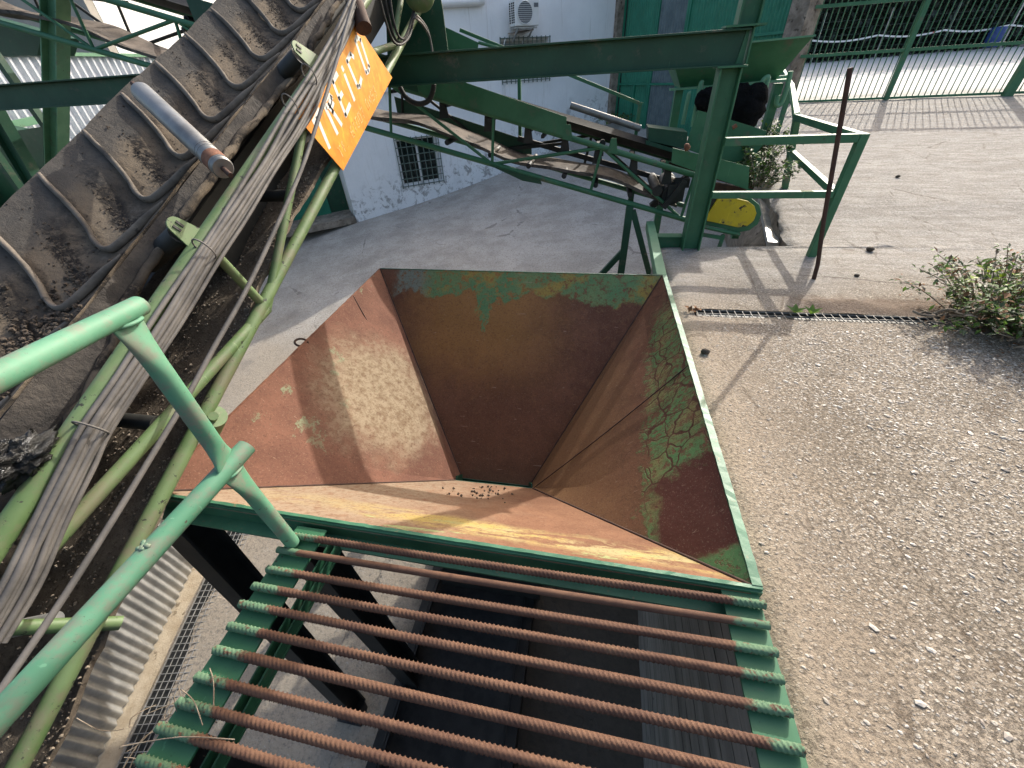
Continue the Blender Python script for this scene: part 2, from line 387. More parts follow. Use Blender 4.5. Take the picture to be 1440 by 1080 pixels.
# ------------------------------------------------------------------ hopper
def hopper_mat(kind):
    t = NT('hopper_plate_'+kind); P = t.pos(); x, y, z = t.sep(P)
    n1 = t.noise(3.2, 9, .68, co=P); n2 = t.noise(24, 8, .72, co=P); n3 = t.noise(7.5, 9, .72, co=P, dist=.3); n4 = t.noise(75, 5, .7, co=P)
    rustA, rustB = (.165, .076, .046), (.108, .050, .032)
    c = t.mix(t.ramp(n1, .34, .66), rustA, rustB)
    c = t.mix(t.ma('MULTIPLY', t.ramp(n2, .52, .70), .5), c, (.24, .13, .065))
    c = t.mix(t.ma('MULTIPLY', t.ramp(t.noise(11, 9, .8, co=P), .50, .62), .45), c, (.085, .040, .027))
    def W(v, k=.25, nn=None): return t.ma('ADD', v, t.ma('MULTIPLY', t.ma('SUBTRACT', nn or n3, .5), k))
    green = t.mix(t.ramp(n1, .3, .7), (.085, .19, .085), (.17, .215, .09))
    pt = 0
    if kind == 'far':
        c = t.mix(t.ma('MULTIPLY', t.ma('MULTIPLY', t.ramp(W(x, .5), -1.75, -1.1), t.ramp(W(x, .5), .1, -.7)), t.ma('MULTIPLY', t.ramp(W(z, .3), -2.1, -1.7), .6)), c, (.33, .17, .05))
        c = t.mix(t.ma('MULTIPLY', t.ramp(W(z, .4), -1.75, -2.3), .45), c, (.18, .085, .045))
        edge = t.ma('ADD', t.ma('ADD', -1.455, t.ma('MULTIPLY', t.ma('SUBTRACT', t.noise(2.6, 3, co=t.map(P, (1, .01, .01))), .5), .42)), t.ma('MULTIPLY', t.ramp(t.ma('ABSOLUTE', t.ma('ADD', W(x, .35, t.noise(9, 6, .7, co=P)), .82)), .13, .0), t.ma('MULTIPLY', t.noise(12, 5, .7, co=P), -.42)))
        pt = t.ramp(t.ma('SUBTRACT', W(z, .14), edge), -.008, .012)
        pt = t.ma('MULTIPLY', pt, t.ramp(W(x, .25), -1.66, -1.56))
        pt = t.ma('MULTIPLY', pt, t.ramp(n2, .62, .50))
        green = t.mix(t.ramp(t.noise(3, 6, .7, co=P), .50, .60), green, (.29, .21, .055))
        green = t.mix(t.ramp(W(x, .2), -1.25, -1.45), green, (.17, .19, .15))
    elif kind == 'right':
        c = t.mix(t.ma('MULTIPLY', t.ramp(W(x, .4), .50, .05), .75), c, t.mix(n1, (.16, .085, .042), (.24, .135, .06)))
        scr = t.noise(13, 3, .5, co=t.map(P, (1, 4.5, 1), (0, 0, R(25))), dist=3.0)
        band = t.ramp(t.ma('ADD', W(x, .30), t.ma('MULTIPLY', t.ma('SUBTRACT', 1.6, y), .10)), .335, .375)
        pt = t.ma('MULTIPLY', band, t.ramp(W(y, .5), 2.75, 2.45))
        mar = t.ma('MULTIPLY', t.ma('MULTIPLY', t.ramp(W(y, .1), .82, .86), t.ramp(W(y, .35), 1.30, 1.22)), t.ramp(W(x, .22), .30, .37))
        pt = t.ma('MULTIPLY', pt, t.ma('SUBTRACT', 1, mar))
        low = t.ma('MULTIPLY', t.ramp(W(y, .12), 1.05, .9), t.ramp(W(x, .2), .24, .34)); pt = t.ma('MAXIMUM', pt, t.ma('MULTIPLY', low, t.ma('SUBTRACT', 1, mar)))
        pt = t.ma('MULTIPLY', pt, t.ma('SUBTRACT', 1, t.ma('MULTIPLY', t.ramp(scr, .53, .56), t.ramp(W(y, .3), 1.25, 1.6))))
        pt = t.ma('MULTIPLY', pt, t.ramp(n2, .62, .50))
        ve = t.vor(7.5, t.n_dist(P, 3.2, .22), 'DISTANCE_TO_EDGE'); ln = t.ma('MULTIPLY', t.ramp(t.ma('ADD', ve.outputs['Distance'], t.ma('MULTIPLY', t.ma('SUBTRACT', n2, .5), .06)), .045, .012), t.ramp(W(y, .6), .9, 1.3)); pt = t.ma('MULTIPLY', pt, t.ma('SUBTRACT', 1, ln)); c = t.mix(t.ma('MULTIPLY', ln, t.ma('MULTIPLY', band, .6)), c, (.05, .024, .016))
        green = t.mix(t.ramp(t.noise(3, 5, co=P), .5, .65), (.10, .205, .075), (.215, .20, .075))
        c = t.mix(mar, c, t.mix(n1, (.075, .028, .02), (.11, .042, .03)))
    elif kind == 'left':
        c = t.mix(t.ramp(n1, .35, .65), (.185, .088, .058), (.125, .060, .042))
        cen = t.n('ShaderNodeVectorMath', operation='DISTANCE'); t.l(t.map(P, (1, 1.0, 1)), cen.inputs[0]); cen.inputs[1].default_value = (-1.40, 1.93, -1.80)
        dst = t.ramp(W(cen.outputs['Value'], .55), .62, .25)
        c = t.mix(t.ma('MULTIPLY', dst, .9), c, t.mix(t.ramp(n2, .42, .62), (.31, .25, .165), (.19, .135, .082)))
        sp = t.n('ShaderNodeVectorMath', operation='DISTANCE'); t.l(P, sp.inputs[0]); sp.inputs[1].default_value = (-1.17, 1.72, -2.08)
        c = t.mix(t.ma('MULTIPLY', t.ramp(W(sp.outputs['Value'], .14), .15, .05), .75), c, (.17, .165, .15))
        s1 = t.noise(3.5, 7, .7, co=t.map(P, (1, .8, 1)))
        pt = t.ma('MULTIPLY', t.ramp(t.ma('ADD', s1, t.ma('MULTIPLY', n2, .15)), .68, .70), t.ma('MULTIPLY', t.ramp(W(z, .3), -1.75, -1.5), t.ramp(n2, .62, .45)))
        pt = t.ma('MULTIPLY', pt, .75); green = (.20, .25, .15)
        c = t.mix(t.ma('MULTIPLY', t.ramp(n4, .62, .68), .5), c, (.10, .05, .035))
    else:
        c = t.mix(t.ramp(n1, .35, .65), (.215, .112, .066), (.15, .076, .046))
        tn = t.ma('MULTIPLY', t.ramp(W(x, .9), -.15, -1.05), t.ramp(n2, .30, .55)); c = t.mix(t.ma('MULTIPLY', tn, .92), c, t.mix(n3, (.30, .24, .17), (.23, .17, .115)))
        st = t.noise(5, 8, .75, co=t.map(P, (.5, 2.2, 2.2)), dist=.6)
        yb = t.ma('MULTIPLY', t.ramp(t.ma('ABSOLUTE', t.ma('SUBTRACT', t.ma('ADD', W(y, .10), t.ma('MULTIPLY', x, .06)), .845)), .105, .03), t.ramp(t.ma('ADD', st, t.ma('MULTIPLY', n2, .3)), .56, .66)); yb = t.ma('MULTIPLY', yb, t.ramp(W(x, .6), -1.1, -.4, .35, 1))
        c = t.mix(yb, c, t.mix(t.ramp(n1, .4, .6), (.36, .27, .085), (.33, .27, .14)))
        pt = t.ma('MULTIPLY', t.ma('MULTIPLY', t.ramp(W(y, .12), .95, .86), t.ramp(st, .58, .63)), .8)
        green = (.28, .33, .15)
        c = t.mix(t.ma('MULTIPLY', t.ramp(n4, .62, .68), .45), c, (.13, .06, .035))
    c = t.mix(pt, c, green)
    c = t.mix(t.ma('MULTIPLY', t.ramp(n4, .50, .66), .5), c, (.085, .042, .028))
    c = t.mix(t.ma('MULTIPLY', t.ramp(t.noise(130, 4, .7, co=P), .56, .68), .38), c, (.33, .235, .16))
    # fine scratches
    sc_ = t.noise(9, 2, .5, co=t.map(P, (1, 9, 2), (0, R(20), R(50))), dist=.4)
    c = t.mix(t.ma('MULTIPLY', t.ramp(sc_, .72, .74), .35), c, (.42, .30, .22))
    h = t.ma('ADD', t.ma('MULTIPLY', n2, .5), t.ma('MULTIPLY', pt, .4)) if not isinstance(pt, int) else n2
    return t.out(c, t.ma('ADD', .72, t.ma('MULTIPLY', n1, .25)), 0, t.bump(t.noise(2.2, 2, co=P), .25, .05, t.bump(h, .6, .006)), .14)

FL, FR_, BR, BL = V((-1.72, .735, -1.3)), V((.562, .70, -1.3)), V((.548, 3.06, -1.3)), V((-1.785, 3.075, -1.3))
bFL, bFR, bBR, bBL = Zp(640, 675.5, -2.2), Zp(749, 687, -2.2), V((-.328, 1.851, -2.45)), V((-.856, 1.852, -2.45))
hp = Thing('receiving_hopper', 'large rusty four-sided steel hopper with worn green paint sunk beside the concrete yard', 'hopper', (-.6, 1.85, -2.9))
def wall(kind, a, b, c, d, inward):
    """a,b top edge; c,d bottom; gently dished sheet"""
    mb = MB(); n = (b-a).cross(d-a).normalized()
    if n.dot(V(inward)) < 0: n = -n
    N = 24
    def fn(i, j):
        s, q = i/N, j/N
        p = a.lerp(b, s).lerp(d.lerp(c, s), q)
        e = math.sin(math.pi*s)*math.sin(math.pi*q)
        return p - n*(.012*e + .006*e*fbm(s*3, q*3, 1, hash(kind) % 7))
    mb.grid(N, N, fn); mb.plate([a-n*.02, b-n*.02, c-n*.02, d-n*.02], .005, -n)
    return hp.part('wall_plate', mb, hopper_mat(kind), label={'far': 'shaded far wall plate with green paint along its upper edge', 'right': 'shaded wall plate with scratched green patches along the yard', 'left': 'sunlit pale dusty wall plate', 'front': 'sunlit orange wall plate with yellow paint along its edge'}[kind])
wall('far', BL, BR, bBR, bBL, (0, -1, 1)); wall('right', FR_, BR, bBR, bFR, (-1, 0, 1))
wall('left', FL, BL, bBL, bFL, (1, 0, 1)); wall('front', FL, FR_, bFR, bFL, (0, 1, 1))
# seams (weld beads) on the plates
mb = MB()
def seam(p, q, r=.004):
    n = 26; mb.tube([p.lerp(q, i/n)+V((0, 0, .002+.0015*random.random())) for i in range(n+1)], r, 6)
for p, q in ((BL, bBL), (BR, bBR), (FR_, bFR), (FL, bFL)): seam(p, q, .006)
for (a_, b_, q0) in ((FR_.lerp(BR, .50), bFR.lerp(bBR, .0), 1), (FL.lerp(BL, .78), bFL.lerp(bBL, .6), .35)):
    nn__ = V((-.86, 0, .5)) if a_.x > 0 else V((.78, 0, .62)); p1_ = a_.lerp(b_, q0)
    mb.tube([a_.lerp(p1_, i/20)-nn__*.010*math.sin(math.pi*min(1, i/20*q0))-nn__*.0005 for i in range(21)], .0035, 6)
hp.part('weld_seam', mb, M['dark_rust'])
# rim angles
def rimmat():
    t = NT('rim_paint'); n2 = t.noise(40, 8, .7); n1 = t.noise(6, 6)
    c = t.mix(t.ramp(n1, .35, .65), (.040, .14, .075), (.065, .19, .105))
    c = t.mix(t.ramp(n2, .60, .66), c, (.16, .16, .09)); c = t.mix(t.ramp(t.noise(70, 6, .7), .68, .70), c, (.10, .05, .03))
    return t.out(c, .5, 0, t.bump(n2, .4, .003))
M['rim'] = rimmat()
def rough_bar(mb, p0, p1, w, h, n=70, amp=.003):
    p0 = V(p0); p1 = V(p1); d = (p1-p0).normalized(); x = d.cross(V((0, 0, 1))).normalized()
    def fn(i, j):
        p = p0.lerp(p1, i/n); a, b = ((-1, -1), (1, -1), (1, 1), (-1, 1), (-1, -1))[j]
        return p+x*(a*w/2+amp*fbm(i*.9, j*3, 1, p.x))+V((0, 0, b*h/2+amp*1.3*fbm(i*.8, j*2+5, 1, p.y)))
    mb.grid(n, 4, fn, smooth=False); mb.f = mb.f
    mb.add([fn(0, 0), fn(0, 1), fn(0, 2), fn(0, 3)], [(0, 1, 2, 3)]); mb.add([fn(n, 0), fn(n, 1), fn(n, 2), fn(n, 3)], [(3, 2, 1, 0)])
mb = MB(); rough_bar(mb, FR_+V((.016, 0, -.002)), BR+V((.016, 0, -.002)), .03, .02, 90, .0016)
mb.bar(FR_+V((.028, 0, -.055)), BR+V((.028, 0, -.055)), .006, .09); hp.part('rim_angle', mb, M['rim'])
mb = MB(); rough_bar(mb, FL+V((0, -.004, 0)), FR_+V((.03, -.004, 0)), .012, .012, 110, .0014)
mb.bar(FL+V((0, -.012, -.042)), FR_+V((.03, -.012, -.042)), .008, .075)
mb.bar(FL+V((0, -.035, -.084)), FR_+V((.03, -.035, -.084)), .06, .008); hp.part('rim_angle', mb, M['rim'], label='front rim angle above the rebar bars')
mb = MB(); rough_bar(mb, BL+V((0, .004, 0)), BR+V((0, .004, 0)), .010, .008, 90, .0018); mb.bar(BL+V((0, .012, -.03)), BR+V((0, .012, -.03)), .006, .05); hp.part('rim_angle', mb, M['dark_green'])
mb = MB(); rough_bar(mb, FL+V((-.004, 0, 0)), BL+V((-.004, 0, 0)), .010, .008, 90, .0018); mb.bar(FL+V((-.012, 0, -.035)), BL+V((-.012, 0, -.035)), .006, .06); hp.part('rim_angle', mb, M['rust'])
# lifting eye on the left rim
mb = MB(); c0 = Xp(413, 481, -1.84); u_ = V((-.9, .35, .1)).normalized(); w_ = V((0, .2, 1)).normalized()
mb.tube([c0+V((.055, 0, 0))+u_*(.05*math.cos(a)-.0)+V((.25, .97, 0))*(.034*math.sin(a)) for a in [R(18*k) for k in range(-8, 9)]], .007, 8)
hp.part('lifting_eye', mb, M['dark_rust'])
# outlet collar and legs
mb = MB()
for p, q in ((bFL, bFR), (bFR, bBR), (bBR, bBL), (bBL, bFL)): mb.bar(p-V((0, 0, .08)), q-V((0, 0, .08)), .01, .16)
hp.part('outlet_collar', mb, M['dark_green'])
legs = [((-1.62, .70, -1.40), Gp(500, 996)), ((-1.06, .70, -1.41), Gp(590, 962)), ((.42, 2.93, -1.52), (.40, 2.85, -3.6)), ((-1.60, 2.97, -1.52), (-1.55, 2.9, -3.8))]
for a, b in legs:
    mb = MB(); mb.hbeam(a, b, .13, .12, up=(0, 1, .1)); mb.box(V(b)+V((0, 0, .008)), .2, .2, .014); hp.part('leg', mb, M['black'])  # black colour stands in for the legs being unlit under the hopper

# ------------------------------------------------------------------ grizzly screen of rebar
gz = Thing('grizzly_screen', 'screen of ribbed rusty rebar bars across two green rails in front of the hopper', 'bar screen', (-.2, .2, -1.34))
def rebar_mat():
    t = NT('rusty_rebar'); P = t.obj(); x, y, z = t.sep(P)
    c = t.mix(t.ramp(t.noise(6, 7, .7, co=P), .33, .67), (.080, .040, .026), (.125, .066, .040))
    c = t.mix(t.ma('MULTIPLY', t.ramp(t.noise(55, 6, .7, co=P), .5, .68), .6), c, (.06, .028, .02))
    c = t.mix(t.ma('MULTIPLY', t.ramp(t.noise(18, 6, .7, co=P), .60, .70), .6), c, (.17, .105, .06))
    n = t.ma('MULTIPLY', t.ma('SUBTRACT', t.noise(9, 6, .7, co=P), .5), .22)
    e = t.ramp(t.ma('ADD', t.ma('ABSOLUTE', t.ma('ADD', x, .01)), n), .69, .715)
    g = t.mix(t.noise(20, 5, co=P), (.045, .115, .065), (.13, .20, .12))
    c = t.mix(t.ma('MULTIPLY', e, t.ramp(t.noise(50, 6, .7, co=P), .62, .54)), c, g)
    return t.out(c, .8, 0, t.bump(t.noise(110, 5, .7, co=P), .5, .002), .3)
M['rebar'] = rebar_mat()
def rebar(p0, p1, r, ph, ribbed=True, tw=0):
    mb = MB(); d = (p1-p0); L = d.length; d.normalize(); u = V((0, 0, 1)); w = d.cross(u).normalized(); u = w.cross(d)
    pitch = .0135; sub = 4; n = int(L/pitch*sub); K = 14; vs = []
    for i in range(n+1):
        s = i/n*L
        for k in range(K):
            a = 2*math.pi*k/K
            b = a+ph+tw*s
            rr = r-.0008
            if ribbed:
                side = math.sin(b)            # crescents on both halves, flat seam rib between
                q = math.cos(b)
                cyc = math.cos(2*math.pi*(s/pitch+.75*q*(1 if side > 0 else -1)))
                rr += .0038*max(0, cyc)**1.5*min(1, abs(side)*2.2)
                if abs(side) < .22: rr += .0022
            sag = -.006*math.sin(math.pi*s/L)
            vs.append(p0+d*s+u*(rr*math.cos(a)+sag)+w*(rr*math.sin(a)))
    fs = [(i*K+k, (i+1)*K+k, (i+1)*K+(k+1) % K, i*K+(k+1) % K) for i in range(n) for k in range(K)]
    mb.add(vs, fs, True); mb.add([vs[k] for k in range(K)], [tuple(range(K))]); mb.add([vs[n*K+k] for k in range(K)], [tuple(reversed(range(K)))])
    return mb
pl = [(413, 753), (391, 773), (376, 800), (356, 824), (338, 849), (322, 880), (302, 913), (276, 951), (251, 987), (222, 1022)]
prr = [(1076, 851), (1082, 880), (1093, 918), (1101, 956), (1113, 1002), (1130, 1056)]
lys = [Zp(*q, -1.3) for q in pl]; rys = [Zp(*q, -1.3) for q in prr]
for k in range(10, 14): lys.append(V((-1.02, .087-.062*(k-9), -1.3)))
for k in range(6, 14): rys.append(V((.578, .313-.0655*(k-5), -1.3)))
for k in range(14):
    m_ = rebar(lys[k]+V((0, 0, random.uniform(-.001, .001))), rys[k], .0118 if k != 1 else .0125, (k*1.31) % 6.28, k != 1, random.uniform(-.8, .8))
    gz.part('rebar_bar', m_, M['rebar'], label='smooth rusty round bar among the ribbed ones' if k == 1 else None)
for x0, x1 in ((-1.022, -.90), (.475, .583)):
    mb = MB(); zt = -1.3165
    mb.bar(((x0+x1)/2, -.8, zt-.005), ((x0+x1)/2, .69, zt-.005), x1-x0, .008)
    xi = x1-.004 if x0 < 0 else x0+.004
    xo = x0+.004 if x0 < 0 else x1-.004
    mb.bar((xo, -.8, zt-.065), (xo, .69, zt-.065), .008, .11)
    gz.part('rail', mb, M['green'])
    if x0 < 0:
        mb = MB(); mb.bar((x1+.022, -.8, zt-.045), (x1+.022, .66, zt-.045), .005, .04); mb.bar((x1+.052, -.8, zt-.045), (x1+.052, .66, zt-.045), .005, .04); mb.bar((x1+.028, -.8, zt-.07), (x1+.028, .66, zt-.07), .06, .006); gz.part('channel', mb, M['dark_green'])
for a, b in (((-.96, .05, -1.33), (-.93, .12, -4.0)), ((-.96, -.7, -1.33), (-.93, -.63, -4.1))):
    mb = MB(); mb.hbeam(a, b, .1, .1, up=(0, 1, 0)); gz.part('leg', mb, M['black'])

# feeder conveyor in the shade under the screen
fc = Thing('feeder_conveyor', 'dark belt feeder running in the shade under the rebar screen', 'conveyor', (-.75, 1, -3.95))
mb = MB()
for x in (-1.17, -.30): mb.bar((x, -1.5, -3.60), (x, 2.3, -3.60), .07, .20); mb.bar((x+(.05 if x < -.5 else -.05), -1.5, -3.495), (x+(.05 if x < -.5 else -.05), 2.3, -3.495), .014, .014)
fc.part('frame', mb, M['black'])
for x in (-1.17, -.30):
    for y in (-.9, 1.9): mb = MB(); mb.bar((x, y, -3.7), (x, y, -4.1), .07, .07, (0, 1, 0)); fc.part('leg', mb, M['black'])
mb = MB(); mb.grid(24, 10, lambda i, j: V((-1.13+.80*j/10, -1.5+4.0*i/24, -3.56-.06*math.sin(math.pi*j/10)+.008*fbm(i, j, .6)))); fc.part('belt', mb, M['rubber'])
mb = MB(); mb.plate([(-.86, 1.60, -2.5), (-.28, 1.60, -2.5), (-.22, 1.50, -3.5), (-1.08, 1.50, -3.5)], .01); mb.plate([(-.86, 1.95, -2.5), (-.28, 1.95, -2.5), (-.22, 2.1, -3.5), (-1.08, 2.1, -3.5)], .01)
mb.plate([(-.86, 1.62, -2.5), (-.86, 1.95, -2.5), (-1.08, 2.1, -3.5), (-1.08, 1.52, -3.5)], .01); mb.plate([(-.28, 1.62, -2.5), (-.28, 1.95, -2.5), (-.22, 2.1, -3.5), (-.22, 1.52, -3.5)], .01); fc.part('feed_chute', mb, M['black'])

# ------------------------------------------------------------------ operator handrail
hr = Thing('handrail', 'mint green tubular steel handrail in the near foreground beside the rebar screen', 'handrail', (-1, .3, -1.3))
P0 = V((-.985, .615, -1.30)); J2 = Dp(310, 650, 1.145); J1 = Dp(152, 470, .90)
t0 = Dp(196, 430, .935); t1 = Dp(-5, 531, .64); t2 = t1+(t1-t0)*.9
mb = MB(); mb.pipe(t0, t2, .0228, .004, 24); hr.part('top_rail', mb, M['mint'])
m0 = Dp(347, 628, 1.20); m1 = Dp(-5, 1012, .74); m2 = m1+(m1-m0)*.4
mb = MB(); mb.pipe(m0, m2, .0265, .004, 24); hr.part('mid_rail', mb, M['mint'])
def flatpost(p, q, flat_a, flat_b, n=30):
    mb = MB(); d = (q-p); L = d.length; d.normalize(); ax = (t0-t1).normalized(); ax = (ax-d*ax.dot(d)).normalized(); w = d.cross(ax); K = 20; vs = []
    for i in range(n+1):
        s = i/n*L; f = 1.0
        fa = max(0, 1-s/.085)**1.4 if flat_a else 0
        fb = max(0, 1-(L-s)/.14)**1.2 if flat_b else 0
        f = max(fa, fb)
        for k in range(K):
            a = 2*math.pi*k/K
            vs.append(p+d*s+ax*(math.cos(a)*(.0235+.024*f))+w*(math.sin(a)*(.0235-.017*f)))
    mb.add(vs, [(i*K+k, i*K+(k+1) % K, (i+1)*K+(k+1) % K, (i+1)*K+k) for i in range(n) for k in range(K)], True)
    mb.add(vs[:K], [tuple(reversed(range(K)))]); mb.add(vs[-K:], [tuple(range(K))])
    return mb
tdir = (t0-t1).normalized(); jt = t1+tdir*((J1-t1).dot(tdir)); mdir = (m0-m1).normalized(); jm = m1+mdir*((J2-m1).dot(mdir))
hr.part('post', flatpost(P0, jm+(P0-jm).normalized()*.018, False, True), M['mint']); hr.part('post', flatpost(jm+(jt-jm).normalized()*.018, jt+(jm-jt).normalized()*.018, True, True), M['mint'])
for c in (jm, jt+(jm-jt).normalized()*.02):
    mb = MB(); mb.tube([c+tdir*(.035*math.cos(a))+tdir.cross((jt-jm).normalized()).normalized()*(.022*math.sin(a)) + (P0-jm).normalized()*.02*(1 if c is jm else 0) for a in [R(20*k) for k in range(19)]], .005, 6); hr.part('weld', mb, M['mint'])
cm = m0.lerp(m1, .50)
mb = MB()
for k in range(9): mb.blob(cm+V((random.uniform(-.012, .012), random.uniform(-.012, .012), .022)), .007, n=6, m=4)
hr.part('weld', mb, M['mint'])

# ------------------------------------------------------------------ steep belt conveyor (24 degrees, along +Y)
TH = R(24); CD = V((0, math.cos(TH), math.sin(TH))); CN = V((0, -math.sin(TH), math.cos(TH)))
def C(u, a, n): return V((u, 0, 0))+CD*a+CN*n
def Cpx(x, y, u): return Xp(x, y, u)
UN, NU, NL = -1.5, -.967, -1.335
cv = Thing('belt_conveyor', 'steep troughed belt conveyor with cleated dirty belt in a sage green tube truss', 'conveyor', (-1.9, 0, -1.9))
A0, A1 = -1.9, 5.4
def tube_noise(p, q, r, n=12): 
    mb = MB(); mb.tube([p.lerp(q, i/8) for i in range(9)], r, n); return mb
cv.part('chord', tube_noise(C(UN, A0, NU), C(UN, A1, NU), .030), M['sage'])
cv.part('chord', tube_noise(C(UN, A0, NL), C(UN, A1, NL), .0275), M['sage'])
cv.part('chord', tube_noise(C(-2.34, A0, NU), C(-2.34, A1, NU), .033), M['sage'])
cv.part('chord', tube_noise(C(-2.34, A0, NL), C(-2.34, A1, NL), .030), M['sage'])
nodeL = Cpx(375, 434, UN)
for p, q, r in ((nodeL, Cpx(0, 846, UN), .024), (nodeL, Cpx(296, 350, UN), .020), (nodeL, Cpx(427, 178, UN), .020), (Cpx(553, 64, UN), Cpx(440, 100, UN), .021), (Cpx(553, 64, UN), C(UN, 4.3, NU), .02), (Cpx(170, 876, UN), Cpx(-15, 884, -1.66), .022)):
    cv.part('brace', tube_noise(p, q, r), M['sage'])
for a in (1.05, 2.25, 3.45): cv.part('brace', tube_noise(C(-2.34, a, NU), C(-2.34, a+.6, NL), .021), M['sage'])
# carrying belt, deep trough
XS = [(-2.21, -.785), (-2.15, -.815), (-2.08, -.853), (-2.02, -.890), (-1.97, -.918), (-1.93, -.935), (-1.88, -.945), (-1.83, -.947), (-1.79, -.938), (-1.75, -.926), (-1.70, -.905), (-1.66, -.885)]
def beltmat(top=True):
    t = NT('dirty_belt' if top else 'return_belt_dirt'); P = t.obj(); x, y, z = t.sep(P)
    c = t.mix(t.ramp(t.noise(3.5, 8, .68), .33, .67), (.068, .055, .042), (.145, .115, .084))
    c = t.mix(t.ramp(t.noise(7, 9, .75, dist=.5), .48, .64), c, (.040, .035, .030))
    c = t.mix(t.ma('MULTIPLY', t.ramp(t.noise(5, 6, .7), .58, .72), .7), c, (.20, .17, .135))
    c = t.mix(t.ma('MULTIPLY', t.ramp(t.noise(85, 4, .7), .58, .70), .7), c, (.02, .018, .015))
    if not top: c = t.mix(.75, c, t.mix(t.ramp(t.noise(4, 8, .7), .35, .65), (.13, .105, .08), (.27, .22, .165)))
    if top:
        A = t.ma('ADD', t.ma('MULTIPLY', y, .9135), t.ma('MULTIPLY', z, .4067))
        ax_ = t.ma('ABSOLUTE', t.ma('SUBTRACT', x, .02))
        ph = t.ma('FRACT', t.ma('ADD', 20, t.ma('DIVIDE', t.ma('SUBTRACT', t.ma('SUBTRACT', A, 2.283), ax_), .288)))
        nz = t.ma('MULTIPLY', t.ma('SUBTRACT', t.noise(8, 6, .7), .5), .5); phn = t.ma('ADD', ph, nz)
        tanp = t.ma('MULTIPLY', t.ramp(phn, .02, .10), t.ramp(phn, .50, .36)); c = t.mix(t.ma('MULTIPLY', tanp, t.ramp(x, -.24, -.16, 0, .85)), c, t.mix(t.noise(20, 6), (.155, .122, .086), (.215, .172, .124)))
        crb = t.ramp(t.ma('ABSOLUTE', t.ma('SUBTRACT', phn, .50)), .20, .08); c = t.mix(t.ma('MULTIPLY', crb, t.ramp(t.noise(48, 6, .75), .40, .52)), c, (.026, .022, .019))
    if top: c = t.mix(t.ma('MULTIPLY', t.ramp(t.ma('ADD', x, t.ma('MULTIPLY', t.ma('SUBTRACT', t.noise(6, 5), .5), .16)), -.13, -.21), .75), c, t.mix(t.noise(14, 5), (.045, .043, .04), (.115, .108, .098)))
    if not top: c = t.mix(t.ma('MULTIPLY', t.ramp(t.noise(60, 6, .75), .50, .66), .75), c, (.05, .04, .03))
    return t.out(c, .9, 0, t.bump(t.noise(30, 8, .75), .8, .012, t.bump(t.noise(140, 4, .7), .5, .003)), .2)
M['belt'] = beltmat(); M['cleat'] = simple('cleat_rubber', (.085, .07, .055), (.165, .138, .108), 12, .85, .5, .004, 60, spots=(.06, .05, .04), spot_t=.6, spot_s=14); M['skirt'] = simple('skirt_rubber', (.025, .022, .02), (.075, .064, .053), 6, .9, .9, .015, 22, spots=(.115, .098, .08), spot_t=.62, spot_s=9); M['retbelt'] = beltmat(False)
mb = MB(); nb = 150
def bf(i, j):
    u, n = XS[j]; a = A0+(A1-A0)*i/nb
    k = .012*fbm(a*1.3, j*.35, 1.5)+.004*fbm(a*7, j*1.2, 1)
    return C(u+.008*fbm(a*2, j*.2, 1, 4), a, n+k*(.4 if 2 < j < 9 else 1))
mb.grid(nb, len(XS)-1, bf)
def bf2(i, j):
    p = bf(i, j); return p-CN*.012
mb.grid(nb, len(XS)-1, bf2)
for j in (0, len(XS)-1):
    mb.grid(nb, 1, lambda i, k, j=j: bf(i, j)-CN*.012*k)
belt = cv.part('carrying_belt', mb, M['belt'])
# cleats: two arms meeting at the trough bottom
mbc = MB()
def xs_at(s):
    s = max(0, min(1, s))*(len(XS)-1); i = min(int(s), len(XS)-2); f = s-i
    return XS[i][0]+(XS[i+1][0]-XS[i][0])*f, XS[i][1]+(XS[i+1][1]-XS[i][1])*f
for k in range(-6, 11):
    a0 = 1.765+.288*k
    pts = []; rs = []
    for i in range(25):
        s = .02+.93*i/24
        # V shape pointing down the slope, rounded at its lowest point
        q = (s-.60)
        da = math.sqrt((q*(.55 if q < 0 else .80))**2+.0045)-.06
        u, n = xs_at(s)
        pts.append(C(u, a0-.255+da*1.0, n+.007)); rs.append(.0105*(1+.22*fbm(i*.5, k, 1))*(.7 if i in (0, 24) else 1))
    m_ = len(pts); vs = []
    for i, p in enumerate(pts):
        tg = (pts[min(i+1, m_-1)]-pts[max(i-1, 0)]).normalized(); u_, n_ = xs_at(.02+.93*i/24); u2_, n2_ = xs_at(.02+.93*i/24+.03)
        sn = V((u2_-u_, 0, 0))+CN*(n2_-n_); sn = CD.cross(sn.normalized()); sn = sn if sn.dot(CN) > 0 else -sn; w_ = tg.cross(sn).normalized()
        e = min(1, i/2.5, (m_-1-i)/2.5)*.75+.25
        for q in range(10):
            an = 2*math.pi*q/10; vs.append(p+w_*(math.cos(an)*rs[i]*.95)+sn*((math.sin(an)*.015+.006)*e))
    mbc.add(vs, [(i*10+q, i*10+(q+1) % 10, (i+1)*10+(q+1) % 10, (i+1)*10+q) for i in range(m_-1) for q in range(10)], True)
cv.part('cleats', mbc, M['cleat'], parent=belt)
mb = MB()
for k in range(-6, 11):
    for i in range(170):
        s = random.betavariate(2, 2.4); q = s-.60
        da = math.sqrt((q*(.55 if q < 0 else .8))**2+.0045)-.06
        u, n = xs_at(s); off = random.gauss(.13, .022) if random.random() < .75 else random.uniform(-.02, .26)
        r = random.uniform(.0015, .0042)
        mb.blob(C(u, 1.765+.288*k-.255+da+off, n+r*.5), r, n=4, m=3, jit=.4, smooth=False)
